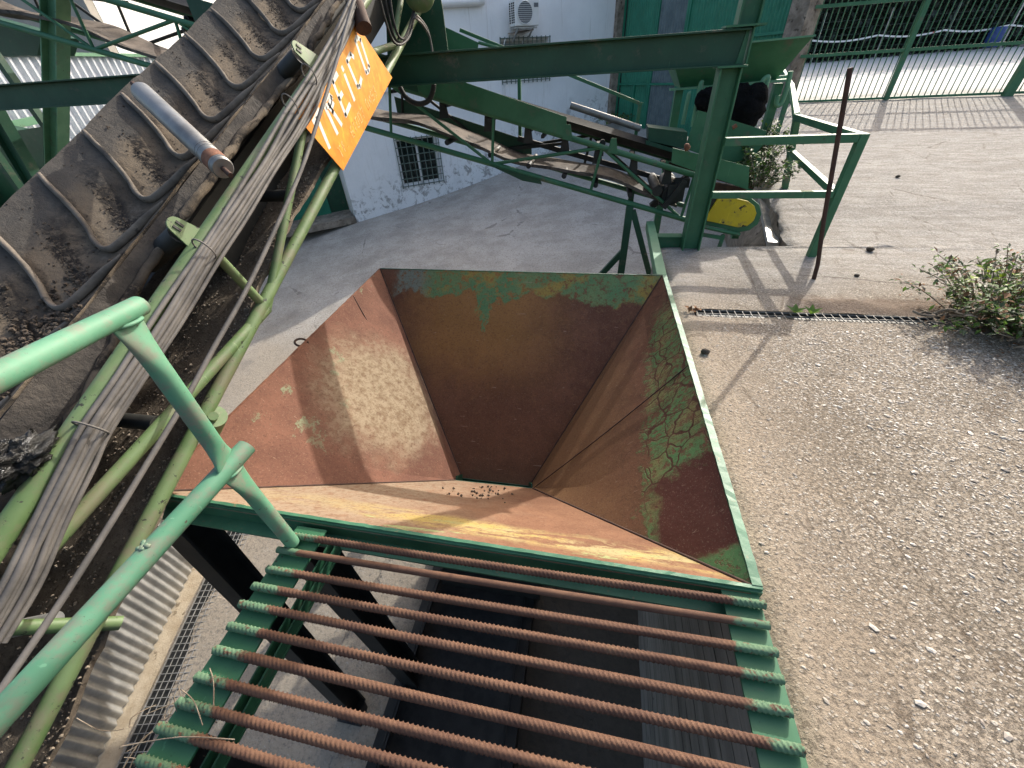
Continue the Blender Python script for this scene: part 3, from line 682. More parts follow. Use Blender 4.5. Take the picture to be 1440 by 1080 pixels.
for i in range(700):  # heap of wet crumbs low on the belt
    s = random.gauss(.58, .13); a = random.gauss(.42, .20); u, n = xs_at(s); r = random.uniform(.003, .010)
    mb.blob(C(u, a, n+.02*math.exp(-((a-.42)/.2)**2)+r*.4), r, n=5, m=3, jit=.4, smooth=False)
d_ = cv.part('crumbs', mb, M['soil'], parent=belt); d_['kind'] = 'stuff'
# hanging worn rubber skirt along the near belt edge, with a mud-caked lip
mb = MB(); ns = 150
def sk(i, j):
    a = -.45+(4.6)*i/ns; f = j/6
    w = .022*math.sin(a*6.1)+.014*math.sin(a*14+1)+.02*fbm(a*3, 0, 1)
    dp = (.052+.014*math.sin(a*3.3+.5)+.012*fbm(a*8, 2, 1))*(1+1.5*max(0, .95-a))
    return C(-1.652+.025*f+.5*w*f, a, -.890-dp*f)
mb.grid(ns, 6, sk); skirt = cv.part('rubber_skirt', mb, M['skirt'])
mb = MB(); mb.tube([sk(i, 6)+V((.01, 0, .004*fbm(i*.4, 3, 1))) for i in range(ns+1)], [.016*(1+.5*fbm(i*.22, 8, 1)) for i in range(ns+1)], 8); cv.part('caked_lip', mb, M['belt'], parent=skirt)
# lump of grease at the lower end
mb = MB()
g0 = Dp(36, 645, 1.12)
def gr_(i, j):
    th, ph = math.pi*i/40, 2*math.pi*j/48; d = V((math.sin(th)*math.cos(ph), math.sin(th)*math.sin(ph), math.cos(th)))
    k = .055*(1+.55*mnoise.fractal(d*2.1, 1, 2, 3)+.28*mnoise.fractal(d*7, 1, 2, 3))
    return g0+V((d.x*k*.8, d.y*k*1.5, d.z*k*1.1))
mb.grid(40, 48, gr_)
cv.part('grease_lump', mb, M['tar'])
# return belt under the trough, covered in spilled dirt
mb = MB(); nr = 110
def rb(i, j):
    a = -1.9+4.2*i/nr; f = j/14; u = -2.28+.745*f
    n = -1.44 + .05*min(1, max(0, (a+.6)/.9)) + .085*min(1, max(0, (a-.1)/.9)) + .016*math.sin(a*4+f*2) - .03*math.sin(math.pi*f)
    if a > 1.2: n += .03*(a-1.2)
    n += .012*fbm(a*5, f*4, 1)+.006*fbm(a*20, f*14, 1)
    return C(u+.012*fbm(a*6, 9, 1)*(1 if j == 14 else 0), a, min(n, -1.05))
mb.grid(nr, 14, rb); mb.grid(nr, 14, lambda i, j: rb(i, j)-CN*.02)
mb.grid(nr, 1, lambda i, k: rb(i, 14)-CN*.02*k)
ret = cv.part('return_belt', mb, M['retbelt'])
mb = MB()
for i in range(2600):
    a = random.uniform(-1.0, 2.2); f = random.choice((random.random(), random.gauss(.95, .05), random.gauss(.62, .08))); f = max(0, min(1, f))
    r = random.uniform(.002, .0065); p = rb(0, 0); ii = (a+1.9)/4.2*nr; p = rb(ii, 14*f)
    mb.blob(p+CN*r*.5, r, n=4, m=3, jit=.4, smooth=False)
M['sand'] = simple('sandy_crumb', (.08, .065, .05), (.30, .25, .19), 60, .95, .6, .01, 40)
d_ = cv.part('crumbs', mb, M['sand'], parent=ret); d_['kind'] = 'stuff'
# idler brackets with slotted ears and their rollers, lower idlers
def bracket(px0, px1, u):
    b0 = Cpx(*px0, UN+.01); b1 = Cpx(*px1, u); d = (b1-b0).normalized(); w = (CD-d*CD.dot(d)).normalized(); t_ = d.cross(w)
    mb = MB(); poly = [b0-w*.055, b0+w*.055]
    L = (b1-b0).length
    for k in range(9):
        an = R(90-22.5*k); poly.append(b0+d*(L-.026)+d*(.03*math.cos(an))+w*(.032*math.sin(an)))
    mb.plate(poly, .007, t_); br = cv.part('idler_bracket', mb, M['sage'])
    sl = MB()
    for o in (-.011, .011):
        c_ = b0+d*(L-.032)+w*o+t_*.009
        sl.bar(c_-d*.014, c_+d*.014, .009, .004, t_)
        c2 = b0+d*(L-.032)+w*o-t_*.002
        sl.bar(c2-d*.014, c2+d*.014, .009, .004, t_)
    cv.part('slot', sl, M['black'], parent=br)
    ro = MB(); ro.tube([b1-d*.03+V((-.012, 0, -.03)), b1+V((-.22, 0, -.17))], .038, 16); cv.part('idler_roller', ro, M['black'])
bracket((287, 343), (237, 309), -1.53); bracket((452, 95), (412, 62), -1.53)
for a in (.35, 1.6): 
    mb = MB(); mb.tube([C(-2.30, a, -1.20), C(-1.52, a, -1.20)], .028, 14); cv.part('return_roller', mb, M['black'])
mb = MB(); mb.tube([C(-2.3, -.52, -1.34), Cpx(78, 872, -1.62)], .026, 14); cv.part('return_roller', mb, M['galv'])
mb = MB(); mb.tube([Cpx(300, 585, -1.47), Cpx(292, 604, -1.56)], .05, 18); mb.tube([Cpx(300, 585, -1.44), Cpx(292, 604, -1.60)], .018, 10); cv.part('end_bearing', mb, M['sage'])
mb = MB(); mb.plate([Cpx(278, 568, -1.55), Cpx(292, 580, -1.55), Cpx(282, 592, -1.55), Cpx(268, 584, -1.55)], .006); cv.part('end_plate', mb, M['mint'])
# black sheets added to stand in for the deep shade between the belts
mb = MB(); mb.plate([C(-2.36, A0, -.93), C(-2.36, A1, -.93), C(-2.36, A1, -1.36), C(-2.36, A0, -1.36)], .004); cv.part('shade_sheet', mb, M['black'])
mb = MB(); mb.grid(60, 4, lambda i, j: C(-2.25+.52*j/4, A0+(A1-A0)*i/60, -1.06-.03*math.sin(j))); cv.part('shade_pan', mb, M['black'])
mb = MB(); mb.plate([C(-1.76, 1.2, -1.0), C(-1.76, A1, -1.0), C(-1.76, A1, -1.34), C(-1.76, 1.2, -1.34)], .004); cv.part('shade_sheet', mb, M['black'])
# head end bits near the top of the picture
mb = MB(); mb.tube([Cpx(500, 8, -1.46), Cpx(512, 40, -1.40)], [.05, .046], 16); cv.part('idler_roller', mb, M['dark_rust'])
mb = MB(); c0 = Dp(590, -6, 2.9); mb.blob(c0, .11, (1, .7, .85), 16, 10, .01); cv.part('motor_cover', mb, M['sage'])

# fallen roller lying across the belt
fr = Thing('loose_roller', 'bare steel roller lying across the cleated belt of the steep conveyor', 'roller', C(-1.7, 1.4, -.78))
ra, rb_ = Cpx(200, 130, -1.98), Cpx(314, 237, -1.44); rd = (rb_-ra).normalized()
mb = MB(); mb.tube([ra, ra+rd*.004, rb_-rd*.004, rb_], [.037, .041, .041, .037], 28)
for f in (.80, .83, .97): mb.tube([ra.lerp(rb_, f), ra.lerp(rb_, f+.006)], .0422, 28)
body = fr.part('shell', mb, M['steel_light'])
mb = MB(); mb.tube([ra-rd*.09, rb_+rd*.055], .010, 10); fr.part('spindle', mb, M['dark_rust'])
mb = MB(); mb.tube([ra.lerp(rb_, .885), ra.lerp(rb_, .962)], .0418, 28, caps=False); fr.part('rusty_band', mb, M['rust'], parent=body)

# cable bundle clipped to the chord
cb = Thing('cable_bundle', 'bundle of grey power cables tied along the upper tube of the steep conveyor', 'cables', C(-1.46, .5, -.95))
path = [(-30, 905), (20, 820), (62, 730), (100, 652), (125, 602), (175, 530), (235, 440), (290, 352), (330, 292), (372, 225), (402, 175), (428, 133), (452, 92), (478, 45), (497, 2), (520, -45)]
offs = [(-.024, .0), (-.008, .010), (.006, .016), (.018, .004), (.030, .014), (.044, .003), (.054, .012), (.034, -.012)]
for k, (o1, o2) in enumerate(offs):
    pts = []
    for i, (x, y) in enumerate(path):
        bulge = 1+.55*math.exp(-((i-10.5)/1.5)**2)
        p = Cpx(x, y, -1.455)
        pts.append(p+CN*(-o1*.85*bulge)+V((o2+.012*fbm(i*.8, k*3.3, 1), 0, 0))+CN*.010*fbm(i*.6, k*5.1, 1))
    # smooth through Catmull-Rom
    sm = []
    for i in range(len(pts)-1):
        a, b, c, d = pts[max(i-1, 0)], pts[i], pts[i+1], pts[min(i+2, len(pts)-1)]
        for s in range(6):
            t = s/6; sm.append(.5*((2*b)+(c-a)*t+(2*a-5*b+4*c-d)*t*t+(3*b-a-3*c+d)*t**3))
    sm.append(pts[-1]); mb = MB(); mb.tube(sm, (.0082, .0098, .0075, .0105)[k % 4], 10); cb.part('cable', mb, M['cable'])
for (x, y) in ((122, 600), (283, 348), (405, 145), (432, 103), (493, 8)):
    p = Cpx(x, y, -1.455); ax = CD; w = CN; mb = MB()
    mb.tube([p+w*(.048*math.cos(a)-.008)+V((.030*math.sin(a)+.006, 0, 0)) for a in [R(15*k) for k in range(25)]], .0032, 6, caps=False); cb.part('cable_tie', mb, M['cable'])
def loose(name, pts, u, r, mat, label, cat='cable', grp=None):
    q = [Cpx(x, y, u) for x, y in pts]; sm = []
    for i in range(len(q)-1):
        a, b, c, d = q[max(i-1, 0)], q[i], q[i+1], q[min(i+2, len(q)-1)]
        for s in range(6):
            t = s/6; sm.append(.5*((2*b)+(c-a)*t+(2*a-5*b+4*c-d)*t*t+(3*b-a-3*c+d)*t**3))
    sm.append(q[-1]); mb = MB(); mb.tube(sm, r, 10); return solo(name, mb, mat, label, cat, grp, q[0])
loose('power_cable', [(-40, 1035), (0, 972), (75, 862), (150, 745), (205, 655), (262, 560), (300, 490), (345, 410), (388, 320), (425, 235), (450, 160), (475, 80), (492, 20), (505, -20)], -1.40, .0095, M['cable'], 'single slack grey cable crossing the orange sign and the lower truss tube')

# orange sign on the truss side
def signmat():
    t = NT('sign_paint'); n = t.noise(8, 8, .7)
    c = t.mix(t.ramp(n, .35, .65), (.70, .235, .025), (.80, .33, .035)); c = t.mix(t.ma('MULTIPLY', t.ramp(t.noise(22, 8, .75, co=t.map(t.obj(), (1, 1, .4))), .52, .66), .7), c, (.85, .47, .05))
    c = t.mix(t.ramp(t.noise(30, 8, .7), .69, .71), c, (.20, .08, .03))
    return t.out(c, .5, 0, t.bump(n, .1, .003))
M['orange'] = signmat()
M['letter'] = simple('letter_white', (.62, .62, .56), (.78, .78, .74), 20, .6, .1, spots=(.75, .40, .10), spot_t=.66, spot_s=26)
M['faint'] = simple('letter_faint', (.80, .60, .26), (.78, .44, .12), 40, .6, .1, spots=(.74, .27, .03), spot_t=.52, spot_s=60)
US = -1.462
sg = Thing('painted_sign', 'orange painted sheet metal sign lettered in white on the conveyor truss', 'sign', Cpx(480, 130, US))
mb = MB(); mb.plate([Cpx(482, 240, US), Cpx(551, 109, US), Cpx(495, 24, US), Cpx(413, 160, US)], .003, (1, 0, 0)); panel = sg.part('panel', mb, M['orange'])
def stroke(mb, pts, w, off=.0036):
    q = [Cpx(x, y, US+off) for x, y in pts]
    for a, b in zip(q, q[1:]): mb.bar(a, b, w, .0009, (1, 0, 0), ext=w*.3)
LT = {'T': [[(441, 172), (449, 155)], [(446, 166), (463, 207)]], 'R': [[(454, 144), (474, 187)], [(455, 143), (462, 133), (466, 137), (463, 148), (459, 150)], [(464, 152), (468, 157), (480, 175)], [(466, 152), (468, 144)]],
      'E': [[(468, 115), (486, 162)], [(468, 115), (474, 104)], [(477, 139), (481, 131)], [(486, 162), (492, 147)]], 'i': [[(485, 106), (498, 140)], [(481, 95), (482.5, 98)]],
      'C': [[(495, 80), (490, 88), (489, 92), (503, 124), (506, 124), (508, 112)], [(495, 80), (498, 84)]], 'O': [[(502, 52), (500, 58), (515, 102), (518, 100), (519, 93), (507, 56), (502, 52)]]}
LT['C'] = [[(493, 76), (488, 86), (503, 122), (506, 121), (508, 110)], [(493, 76), (497, 80)]]
for ch, st in LT.items():
    mb = MB()
    for s in st: stroke(mb, s, .026 if ch in 'TR' else .024)
    sg.part('letter', mb, M['letter'], parent=panel)
# faint telephone number
DG = {'7': [[(0, 1), (.6, 1), (.25, 0)]], '1': [[(.1, .75), (.35, 1), (.35, 0)]], '0': [[(0, 0), (0, 1), (.6, 1), (.6, 0), (0, 0)]], '4': [[(.45, 0), (.45, 1), (0, .35), (.65, .35)]], '5': [[(.6, 1), (0, 1), (0, .55), (.6, .5), (.6, 0), (0, 0)]], '6': [[(.6, 1), (0, .8), (0, 0), (.6, 0), (.6, .5), (0, .5)]], '3': [[(0, 1), (.6, 1), (.25, .55), (.6, .3), (.5, 0), (0, 0)]], 'T': [[(0, 1), (.7, 1)], [(.35, 1), (.35, 0)]], 'f': [[(.5, 1), (.25, .9), (.25, 0)], [(.05, .55), (.5, .55)]], '.': [[(.2, 0), (.25, .05)]]}
b0, b1 = (480.5, 225), (531, 133)
txt = 'Tf. 61007 0453'; nn = len(txt)
pb0, pb1 = Cpx(*b0, US), Cpx(*b1, US); bx = (pb1-pb0); cw = bx.length/nn; bx.normalize(); by = V((1, 0, 0)).cross(bx); by = by if by.z > 0 else -by
for i, ch in enumerate(txt):
    if ch not in DG: continue
    mb = MB()
    for s in DG[ch]:
        q = [pb0+bx*(cw*(i+.1)+cw*.95*a)+by*(.052*b+.008)+V((.0036, 0, 0)) for a, b in s]
        for a, b in zip(q, q[1:]): mb.bar(a, b, .0065, .0008, (1, 0, 0), ext=.002)
    sg.part('digit' if ch.isdigit() else 'letter', mb, M['faint'], parent=panel)

# ------------------------------------------------------------------ steel gantry: long beam, posts, stub beam
gt = Thing('steel_gantry', 'dark green steel gantry of one long I-beam on a heavy post at the pit', 'gantry', (.9, 3.93, -1.4))
YB = 3.93
mb = MB(); mb.hbeam((-9.5, YB, .045), (.975, YB, .035), .205, .11, .012, .008); gt.part('beam', mb, M['dark_green'], bevel=.002)
mb = MB(); mb.hbeam((.90, YB+.01, -1.42), (.90, YB+.01, -.078), .15, .15, .012, .01, up=(1, 0, 0)); gt.part('post', mb, M['green'], bevel=.002)
mb = MB(); mb.hbeam((.945, YB+.01, .14), (.985, YB+.01, 2.4), .14, .12, .012, .01, up=(1, 0, 0)); gt.part('post', mb, M['green'], label='upper post standing on the beam end')
mb = MB(); mb.box((.90, YB, -.069), .20, .17, .012); mb.box((.93, YB, .150), .26, .15, .012); mb.plate([(.985, YB-.06, -.06), (.985, YB+.06, -.06), (.985, YB+.06, .14), (.985, YB-.06, .14)], .01); gt.part('cap_plate', mb, M['green'])
mb = MB(); mb.plate([(.93, YB-.008, -.055), (.975, YB-.008, -.055), (.975, YB-.008, .135), (.955, YB-.008, .135)], .008, (0, -1, 0)); gt.part('stiffener', mb, M['green'])
mb = MB(); mb.hbeam((.60, 4.02, -1.385), (.83, 4.02, -1.385), .16, .10, .01, .008); gt.part('stub_beam', mb, M['green'])
mb = MB(); mb.bar((.545, 3.07, -1.335), (.575, 4.42, -1.335), .075, .08); gt.part('edge_tube', mb, M['pale_green'], bevel=.004)
# leaning legs at the far left that carry the beam
for a, b, h in ((Yp(70, 40, 4.3), Yp(70, 40, 4.3)+(Yp(72, 227, 4.3)-Yp(70, 40, 4.3))*2.9, .17), (Yp(-20, 120, 4.3), Yp(-20, 120, 4.3)+(Yp(62, 270, 4.3)-Yp(-20, 120, 4.3))*2.0, .20)):
    pass
lg = MB(); a = Yp(78, 50, 4.75); b = Yp(80, 225, 4.75); lg.hbeam(a+(a-b)*.3, a+(b-a)*2.6, .16, .15, .012, .01, up=(1, 0, .6)); gt.part('post', lg, M['pale_green'], label='leaning post at the far end of the beam')  # pale paint puts the sunlight on its flange into the post colour
lg = MB(); a = Yp(-8, 160, 4.35); b = Yp(52, 262, 4.35); lg.hbeam(a+(a-b)*.8, a+(b-a)*2.6, .2, .12, .012, .01, up=(1, 0, .3)); gt.part('brace', lg, M['dark_green'])

# ------------------------------------------------------------------ second, gently rising belt conveyor behind the gantry
c2 = Thing('inclined_conveyor', 'long green lattice conveyor rising gently to the left behind the I-beam', 'conveyor', (.3, 4.9, -2.1))
YA, YC = 4.6, 5.22
def zu(x): return -.640-.287*x
def zlow(x): return -1.070-.277*x
x0, x1 = -11.5, 1.02
for Y in (YA, YC):
    for f, nm in ((zu, 'chord'), (zlow, 'chord')):
        mb = MB(); mb.tube([(x0, Y, f(x0)), (x1, Y, f(x1))], .027, 10); c2.part(nm, mb, M['green'])
for Y, sh_ in ((YA, 0), (YC, -.12)):
    us, ls = [.04+sh_-2.09*k for k in range(6)], [.90+sh_-1.98*k for k in range(7)]
    ls = [.90+sh_, -1.08+sh_]+[-1.08+sh_-2.09*k for k in range(1, 6)]
    m_ = M['green'] if Y == YA else M['black']
    for k, u_x in enumerate(us):
        for l_x in (ls[k], ls[k+1]):
            mb = MB(); mb.tube([(u_x, Y, zu(u_x)), (l_x, Y, zlow(l_x))], .016, 8); c2.part('brace', mb, m_)
        mb = MB(); mb.tube([(u_x, Y, zu(u_x)), (u_x-.09, Y, zlow(u_x-.09))], .015, 8); c2.part('brace', mb, m_)
        l_x = ls[k]; mb = MB(); mb.tube([(l_x+.05, Y, zu(l_x+.05)), (l_x, Y, zlow(l_x))], .015, 8); c2.part('brace', mb, m_)
nodes = [.9, .04, -.55, -1.08, -2.05, -3.1, -4.1, -5.2, -6.2, -7.2]
for a in nodes[1:]:
    mb = MB(); mb.bar((a, YA, zu(a)-.06), (a, YC, zu(a)-.06), .03, .03); mb.bar((a, YA+.1, zu(a)-.06), (a, YA+.1, zu(a)+.04), .02, .03); mb.tube([(a, YA+.1, zu(a)+.02), (a, YA+.5, zu(a)-.02)], .03, 10); c2.part('idler_roller', mb, M['black'])
mb = MB(); mb.grid(70, 8, lambda i, j: V((x0+(x1-.05-x0)*i/70, YA+.05+.52*j/8, zu(x0+(x1-x0)*i/70)+.05+.09*((j-4)/4)**2)), True); c2.part('carrying_belt', mb, M['rubber'])
mb = MB()
def r2(i, j):
    x = -9+9.85*i/120; sag = .045*math.sin(x*3.3+1.2)+.008*math.sin(x*9)
    return V((x, YA+.06+.5*j/6, zlow(x)+.11+sag+.02*math.cos(j*1.1)))
mb.grid(120, 6, r2); mb.grid(120, 6, lambda i, j: r2(i, j)-V((0, 0, .03))); mb.grid(120, 1, lambda i, k: r2(i, 0)-V((0, 0, .03*k)))
M['worn_belt'] = simple('worn_belt', (.045, .036, .03), (.17, .14, .115), 4, .85, .4, spots=(.03, .026, .022), spot_t=.56, spot_s=6)
c2.part('return_belt', mb, M['worn_belt'])
# skirt boards
mb = MB(); mb.plate([(-.315, YA-.03, zu(-.315)+.005), (-.315, YA-.03, zu(-.315)+.165), (-1.75, YA-.03, zu(-1.75)+.215), (-1.75, YA-.03, zu(-1.75)+.005)], .006, (0, -1, 0)); c2.part('skirt_board', mb, M['green'])
mb = MB(); mb.plate([(-1.752, YA-.03, zu(-1.752)+.005), (-1.752, YA-.03, zu(-1.752)+.225), (-3.9, YA-.03, zu(-3.9)+.225), (-3.9, YA-.03, zu(-3.9)+.005)], .005, (0, -1, 0)); c2.part('skirt_board', mb, M['dark_green'])
mb = MB(); q = [(622, 36), (673, 60), (671, 74), (628, 76)]; mb.plate([Yp(x, y, YC+.02) for x, y in q], .006); mb.tube([Yp(673, 60, YC+.02), Yp(707, 69, YC+.02)], .014, 8); c2.part('skirt_board', mb, M['green'])
mb = MB(); mb.plate([(-.75, YC, zlow(-.75)+.04), (-2.3, YC, zlow(-2.3)+.04), (-2.3, YC, zlow(-2.3)+.26), (-.75, YC, zlow(-.75)+.20)], .006); c2.part('skirt_board', mb, M['dark_green'])
mb = MB(); mb.tube([(-.315, YA+.50, zu(-.315)+.22), (.42, YA+.52, zu(.42)+.20)], .032, 14); c2.part('cover_tube', mb, M['steel_light'])
# brackets, plates
for x in (.14, -.3):
    mb = MB(); mb.plate([(x-.05, YA-.035, zu(x)-.01), (x+.05, YA-.035, zu(x)-.03), (x+.025, YA-.035, zu(x)+.11), (x-.025, YA-.035, zu(x)+.11)], .006, (0, -1, 0)); c2.part('idler_bracket', mb, M['green'])
mb = MB(); mb.plate([Yp(688, 232, YA-.03)+V((0, 0, 0)), Yp(760, 252, YA-.03), Yp(762, 259, YA-.03), Yp(735, 254, YA-.03)], .01, (0, -1, 0)); c2.part('deflector', mb, M['dark_green'])
# legs under the low end
for (ax, ay), (bx_, by_), w in (((886, 289), (872, 392), .075), ((890, 296), (916, 396), .06), ((879, 350), (838, 394), .06)):
    a = Yp(ax, ay, YA); b = Yp(bx_, by_, YA-.02); b = a+(b-a)*1.25; mb = MB(); mb.bar(a, b, w, w*.9, (0, 1, 0)); c2.part('leg', mb, M['dark_green'], bevel=.004)
mb = MB(); mb.bar((.42, YC, zlow(.42)), (.42, YC, -2.2), .06, .06); c2.part('leg', mb, M['dark_green'])
for x in (-7.5,):
    for Y in (YA, YC):
        mb = MB(); mb.bar((x, Y, zlow(x)), (x-.3*(1 if Y == YA else -1), Y, -3.2), .08, .08); c2.part('leg', mb, M['dark_green'])
# tail machinery
mb = MB(); mb.plate([Yp(946, 208, YA-.1), Yp(1054, 234, YA-.1), Yp(1052, 267, YA-.1), Yp(944, 229, YA-.1)], .01, (0, 1, 0)); c2.part('tail_skirt', mb, M['green'])
mb = MB(); mb.tube([(.78, YA+.02, zlow(.8)+.2), (.78, YC, zlow(.8)+.2)], .10, 18); mb.box((.80, YA, zlow(.8)+.22), .16, .06, .16); mb.tube([(.62, YA-.02, -1.05), (.62, YC, -1.05)], .05, 12); mb.bar((.7, YA-.05, -1.2), (.86, YA-.05, -.95), .05, .05); c2.part('tail_pulley', mb, M['black'])
# yellow drum guard
YG = 4.18
def capsule(x_, y_, ax, ay, hw, n=10):
    pass
gp = [(1010, 279), (1035, 279), (1052, 283), (1061, 290), (1064, 300), (1060, 311), (1051, 318), (1038, 320), (1020, 316), (990, 310)]
mb = MB(); mb.plate([Yp(x, y, YG) for x, y in gp], .05, (0, 1, 0)); c2.part('drum_guard', mb, M['yellow'], bevel=.004)
gp2 = [(1006, 274), (1036, 274), (1057, 279), (1068, 288), (1071, 301), (1066, 315), (1054, 324), (1038, 327), (1018, 322), (984, 315)]
mb = MB(); q = [Yp(x, y, YG+.035) for x, y in gp2]; mb.plate(q, .09, (0, 1, 0)); c2.part('guard_frame', mb, M['green'], bevel=.004)
mb = MB(); mb.plate([Yp(990, 272, YG+.02), Yp(1008, 278, YG+.02), Yp(996, 312, YG+.02), Yp(984, 310, YG+.02)], .03, (0, 1, 0)); c2.part('pulley_end', mb, M['black'])
mb = MB(); mb.tube([Yp(985, 318, YG), Yp(1040, 330, YG)], .018, 8); mb.bar(Yp(988, 330, YG), Yp(1018, 335, YG), .03, .03); mb.bar(Yp(1017, 330, YG), Yp(1010, 352, YG), .03, .03, (0, 1, 0)); c2.part('tail_bracket', mb, M['green'])
# dark cables hanging over the beam
blk = Thing('cable_loops', 'black cables looping down over the I-beam beside the orange sign', 'cables', Cpx(570, 40, -1.43))
def cat(q, k=6):
    sm = []
    for i in range(len(q)-1):
        a, b, c, d = q[max(i-1, 0)], q[i], q[i+1], q[min(i+2, len(q)-1)]
        for s in range(k):
            t = s/k; sm.append(.5*((2*b)+(c-a)*t+(2*a-5*b+4*c-d)*t*t+(3*b-a-3*c+d)*t**3))
    sm.append(q[-1]); return sm
for k, pts in enumerate(([(541, -5), (548, 30), (556, 55), (566, 60), (574, 48), (580, 22), (584, 12)], [(533, -5), (543, 32), (553, 58), (565, 62), (576, 50), (582, 25)], [(548, -5), (553, 28), (560, 50), (568, 54), (575, 40), (583, 14)],
                         [(583, 20), (592, 28), (602, 44), (608, 70), (610, 76)], [(583, 24), (594, 34), (604, 52), (608, 76)])):
    mb = MB(); mb.tube(cat([Cpx(x, y, -1.43+.012*k) for x, y in pts]), .0085, 8); blk.part('cable', mb, M['cable'] if k in (3, 4) else M['rubber'])
mb = MB(); mb.tube(cat([Yp(562, 122, 4.3), Yp(572, 138, 4.3), Yp(588, 146, 4.3), Yp(602, 142, 4.3), Yp(608, 130, 4.3), Yp(610, 118, 4.3)]), .022, 10); blk.part('hose', mb, M['rubber'])
# transfer chute plates hanging behind the beam
ch = Thing('transfer_chute', 'dark green chute plates above the beam at the top of the picture', 'chute', Yp(590, 60, 4.3))
mb = MB(); mb.plate([Yp(x, y, 4.25) for x, y in ((540, -40), (612, -40), (622, 8), (631, 79), (545, 82))], .008, (0, 1, 0)); ch.part('side_plate', mb, M['dark_green'])
# dark panel of the far machine house at the top left
mh = Thing('discharge_chute', 'dark green sheet metal chute box at the left edge under the lattice conveyor', 'chute', Yp(20, 60, 5.6))
mb = MB(); mb.plate([Yp(x, y, 5.7) for x, y in ((-60, 20), (58, 52), (52, 78), (-60, 80))], .5, (0, 1, 0)); mh.part('box_plate', mb, M['dark_green'])
mb = MB(); mb.plate([Yp(x, y, 5.68) for x, y in ((63, 55), (84, 61), (84, 79), (66, 79))], .03, (0, -1, 0)); mh.part('cover_plate', mb, M['pale_green'])
mb = MB(); mb.plate([Yp(x, y, 6.2) for x, y in ((-70, 170), (8, 186), (60, 178), (64, 330), (-70, 330))], .4, (0, 1, 0)); mh.part('hopper_box', mb, M['dark_green'])

# thin railing on the far side of the lattice conveyor
YR = YC+.06
for p in ((900, 147), (730, 96)):
    a = Yp(*p, YR); mb = MB(); mb.bar(a, V((a.x-.02, YR, zlow(a.x)-.02)), .035, .035, (0, 1, 0)); c2.part('railing_post', mb, M['green'])
mb = MB(); a, b = Yp(903, 147, YR), Yp(798, 104, YR); mb.bar(a, a+(b-a)*2.4, .035, .03); c2.part('railing', mb, M['green'])
for x in (.70, .36, .0, -.33, -.7, -1.1, -1.55):   # dark idler frames and return rollers between the chords
    mb = MB(); mb.bar((x, YA+.03, zu(x)-.05), (x, YC-.03, zu(x)-.05), .04, .05); mb.plate([(x-.03, YA+.04, zu(x)-.02), (x+.03, YA+.04, zu(x)-.02), (x+.05, YA+.04, zu(x)-.16), (x-.05, YA+.04, zu(x)-.16)], .01, (0, 1, 0)); mb.tube([(x, YA+.02, zlow(x)+.075), (x, YC-.02, zlow(x)+.075)], .026, 10); c2.part('idler_frame', mb, M['black'])
mb = MB(); mb.bar((.93, YC-.02, -1.12), (-.9, YC-.02, -.62), .03, .05); mb.bar((-.35, YC-.05, -.68), (-1.05, YC-.05, -.72), .025, .03); mb.bar((.62, YA+.3, -1.28), (.95, YA+.3, -.98), .08, .06); mb.box((.72, YA+.12, -1.12), .10, .08, .18); mb.box((.86, YA+.1, -1.0), .14, .08, .08); c2.part('tail_frame', mb, M['black'])

# ------------------------------------------------------------------ bin with chute beyond the post
bn = Thing('feed_bin', 'green steel feed bin with chute and black wrapped motor beyond the gantry post', 'hopper', (1.4, 6.2, -1.3))
YN = 6.0
mb = MB(); mb.plate([Yp(1046, 61, YN-.35), Yp(1144, 51, YN-.35), Yp(1091, 112, YN), Yp(957, 124, YN), Yp(944, 70, YN-.35)], .008, (0, 1, 0)); bn.part('wall_plate', mb, M['green'])
a, b, c, d = Yp(1144, 51, YN-.35), Yp(1091, 112, YN), Yp(1091, 112, YN)+V((0, .5, 0)), Yp(1144, 51, YN-.35)+V((0, .95, 0))
mb = MB(); mb.plate([a, b, c, d], .008, (-1, 0, 0)); bn.part('wall_plate', mb, M['pale_green'])
a, b = Yp(940, 62, YN-.35), Yp(957, 124, YN); mb = MB(); mb.plate([a, b, b+V((0, .5, 0)), a+V((0, .95, 0))], .008, (1, 0, 0)); bn.part('wall_plate', mb, M['green'])
mb = MB(); mb.bar(Yp(942, 126, YN-.05), Yp(1110, 112, YN-.05), .12, .02); mb.bar(Yp(1046, 60, YN-.36), Yp(1146, 50, YN-.36), .05, .015); bn.part('flange', mb, M['pale_green'])
for (p, q) in (((955, 126), (944, 190)), ((1095, 117), (1072, 195))):
    a, b = Yp(*p, YN), Yp(*q, YN); b.x = a.x; mb = MB(); mb.bar(a, a+V((0, 0, -1.7)), .085, .085, (0, 1, 0)); bn.part('leg', mb, M['green'])
def hoop(pts, Y, r=.03):
    mb = MB(); mb.tube(cat([Yp(x, y, Y) for x, y in pts]), r, 10); bn.part('hoop_guard', mb, M['pale_green'])
hoop([(974, 178), (980, 145), (985, 120), (987, 116), (986, 120), (983, 150)], 5.75, .024)
hoop([(960, 175), (965, 150), (969, 133), (971, 131)], 5.7, .022)
hoop([(1060, 178), (1068, 150), (1078, 118), (1080, 110), (1078, 109), (1073, 114), (1066, 130)], 5.6, .026)
hoop([(1112, 100), (1106, 125), (1098, 146), (1092, 146), (1094, 134)], 5.9, .026)
mb = MB()
for (x, y, r) in ((1050, 150, .19), (1040, 140, .15), (1058, 140, .15), (1047, 165, .15), (1036, 160, .14), (994, 141, .12), (999, 137, .10)):
    mb.blob(Yp(x, y, 5.55), r, (1.0, .8, .95), 14, 9, .10)
bn.part('wrapped_motor', mb, M['black_plastic'])
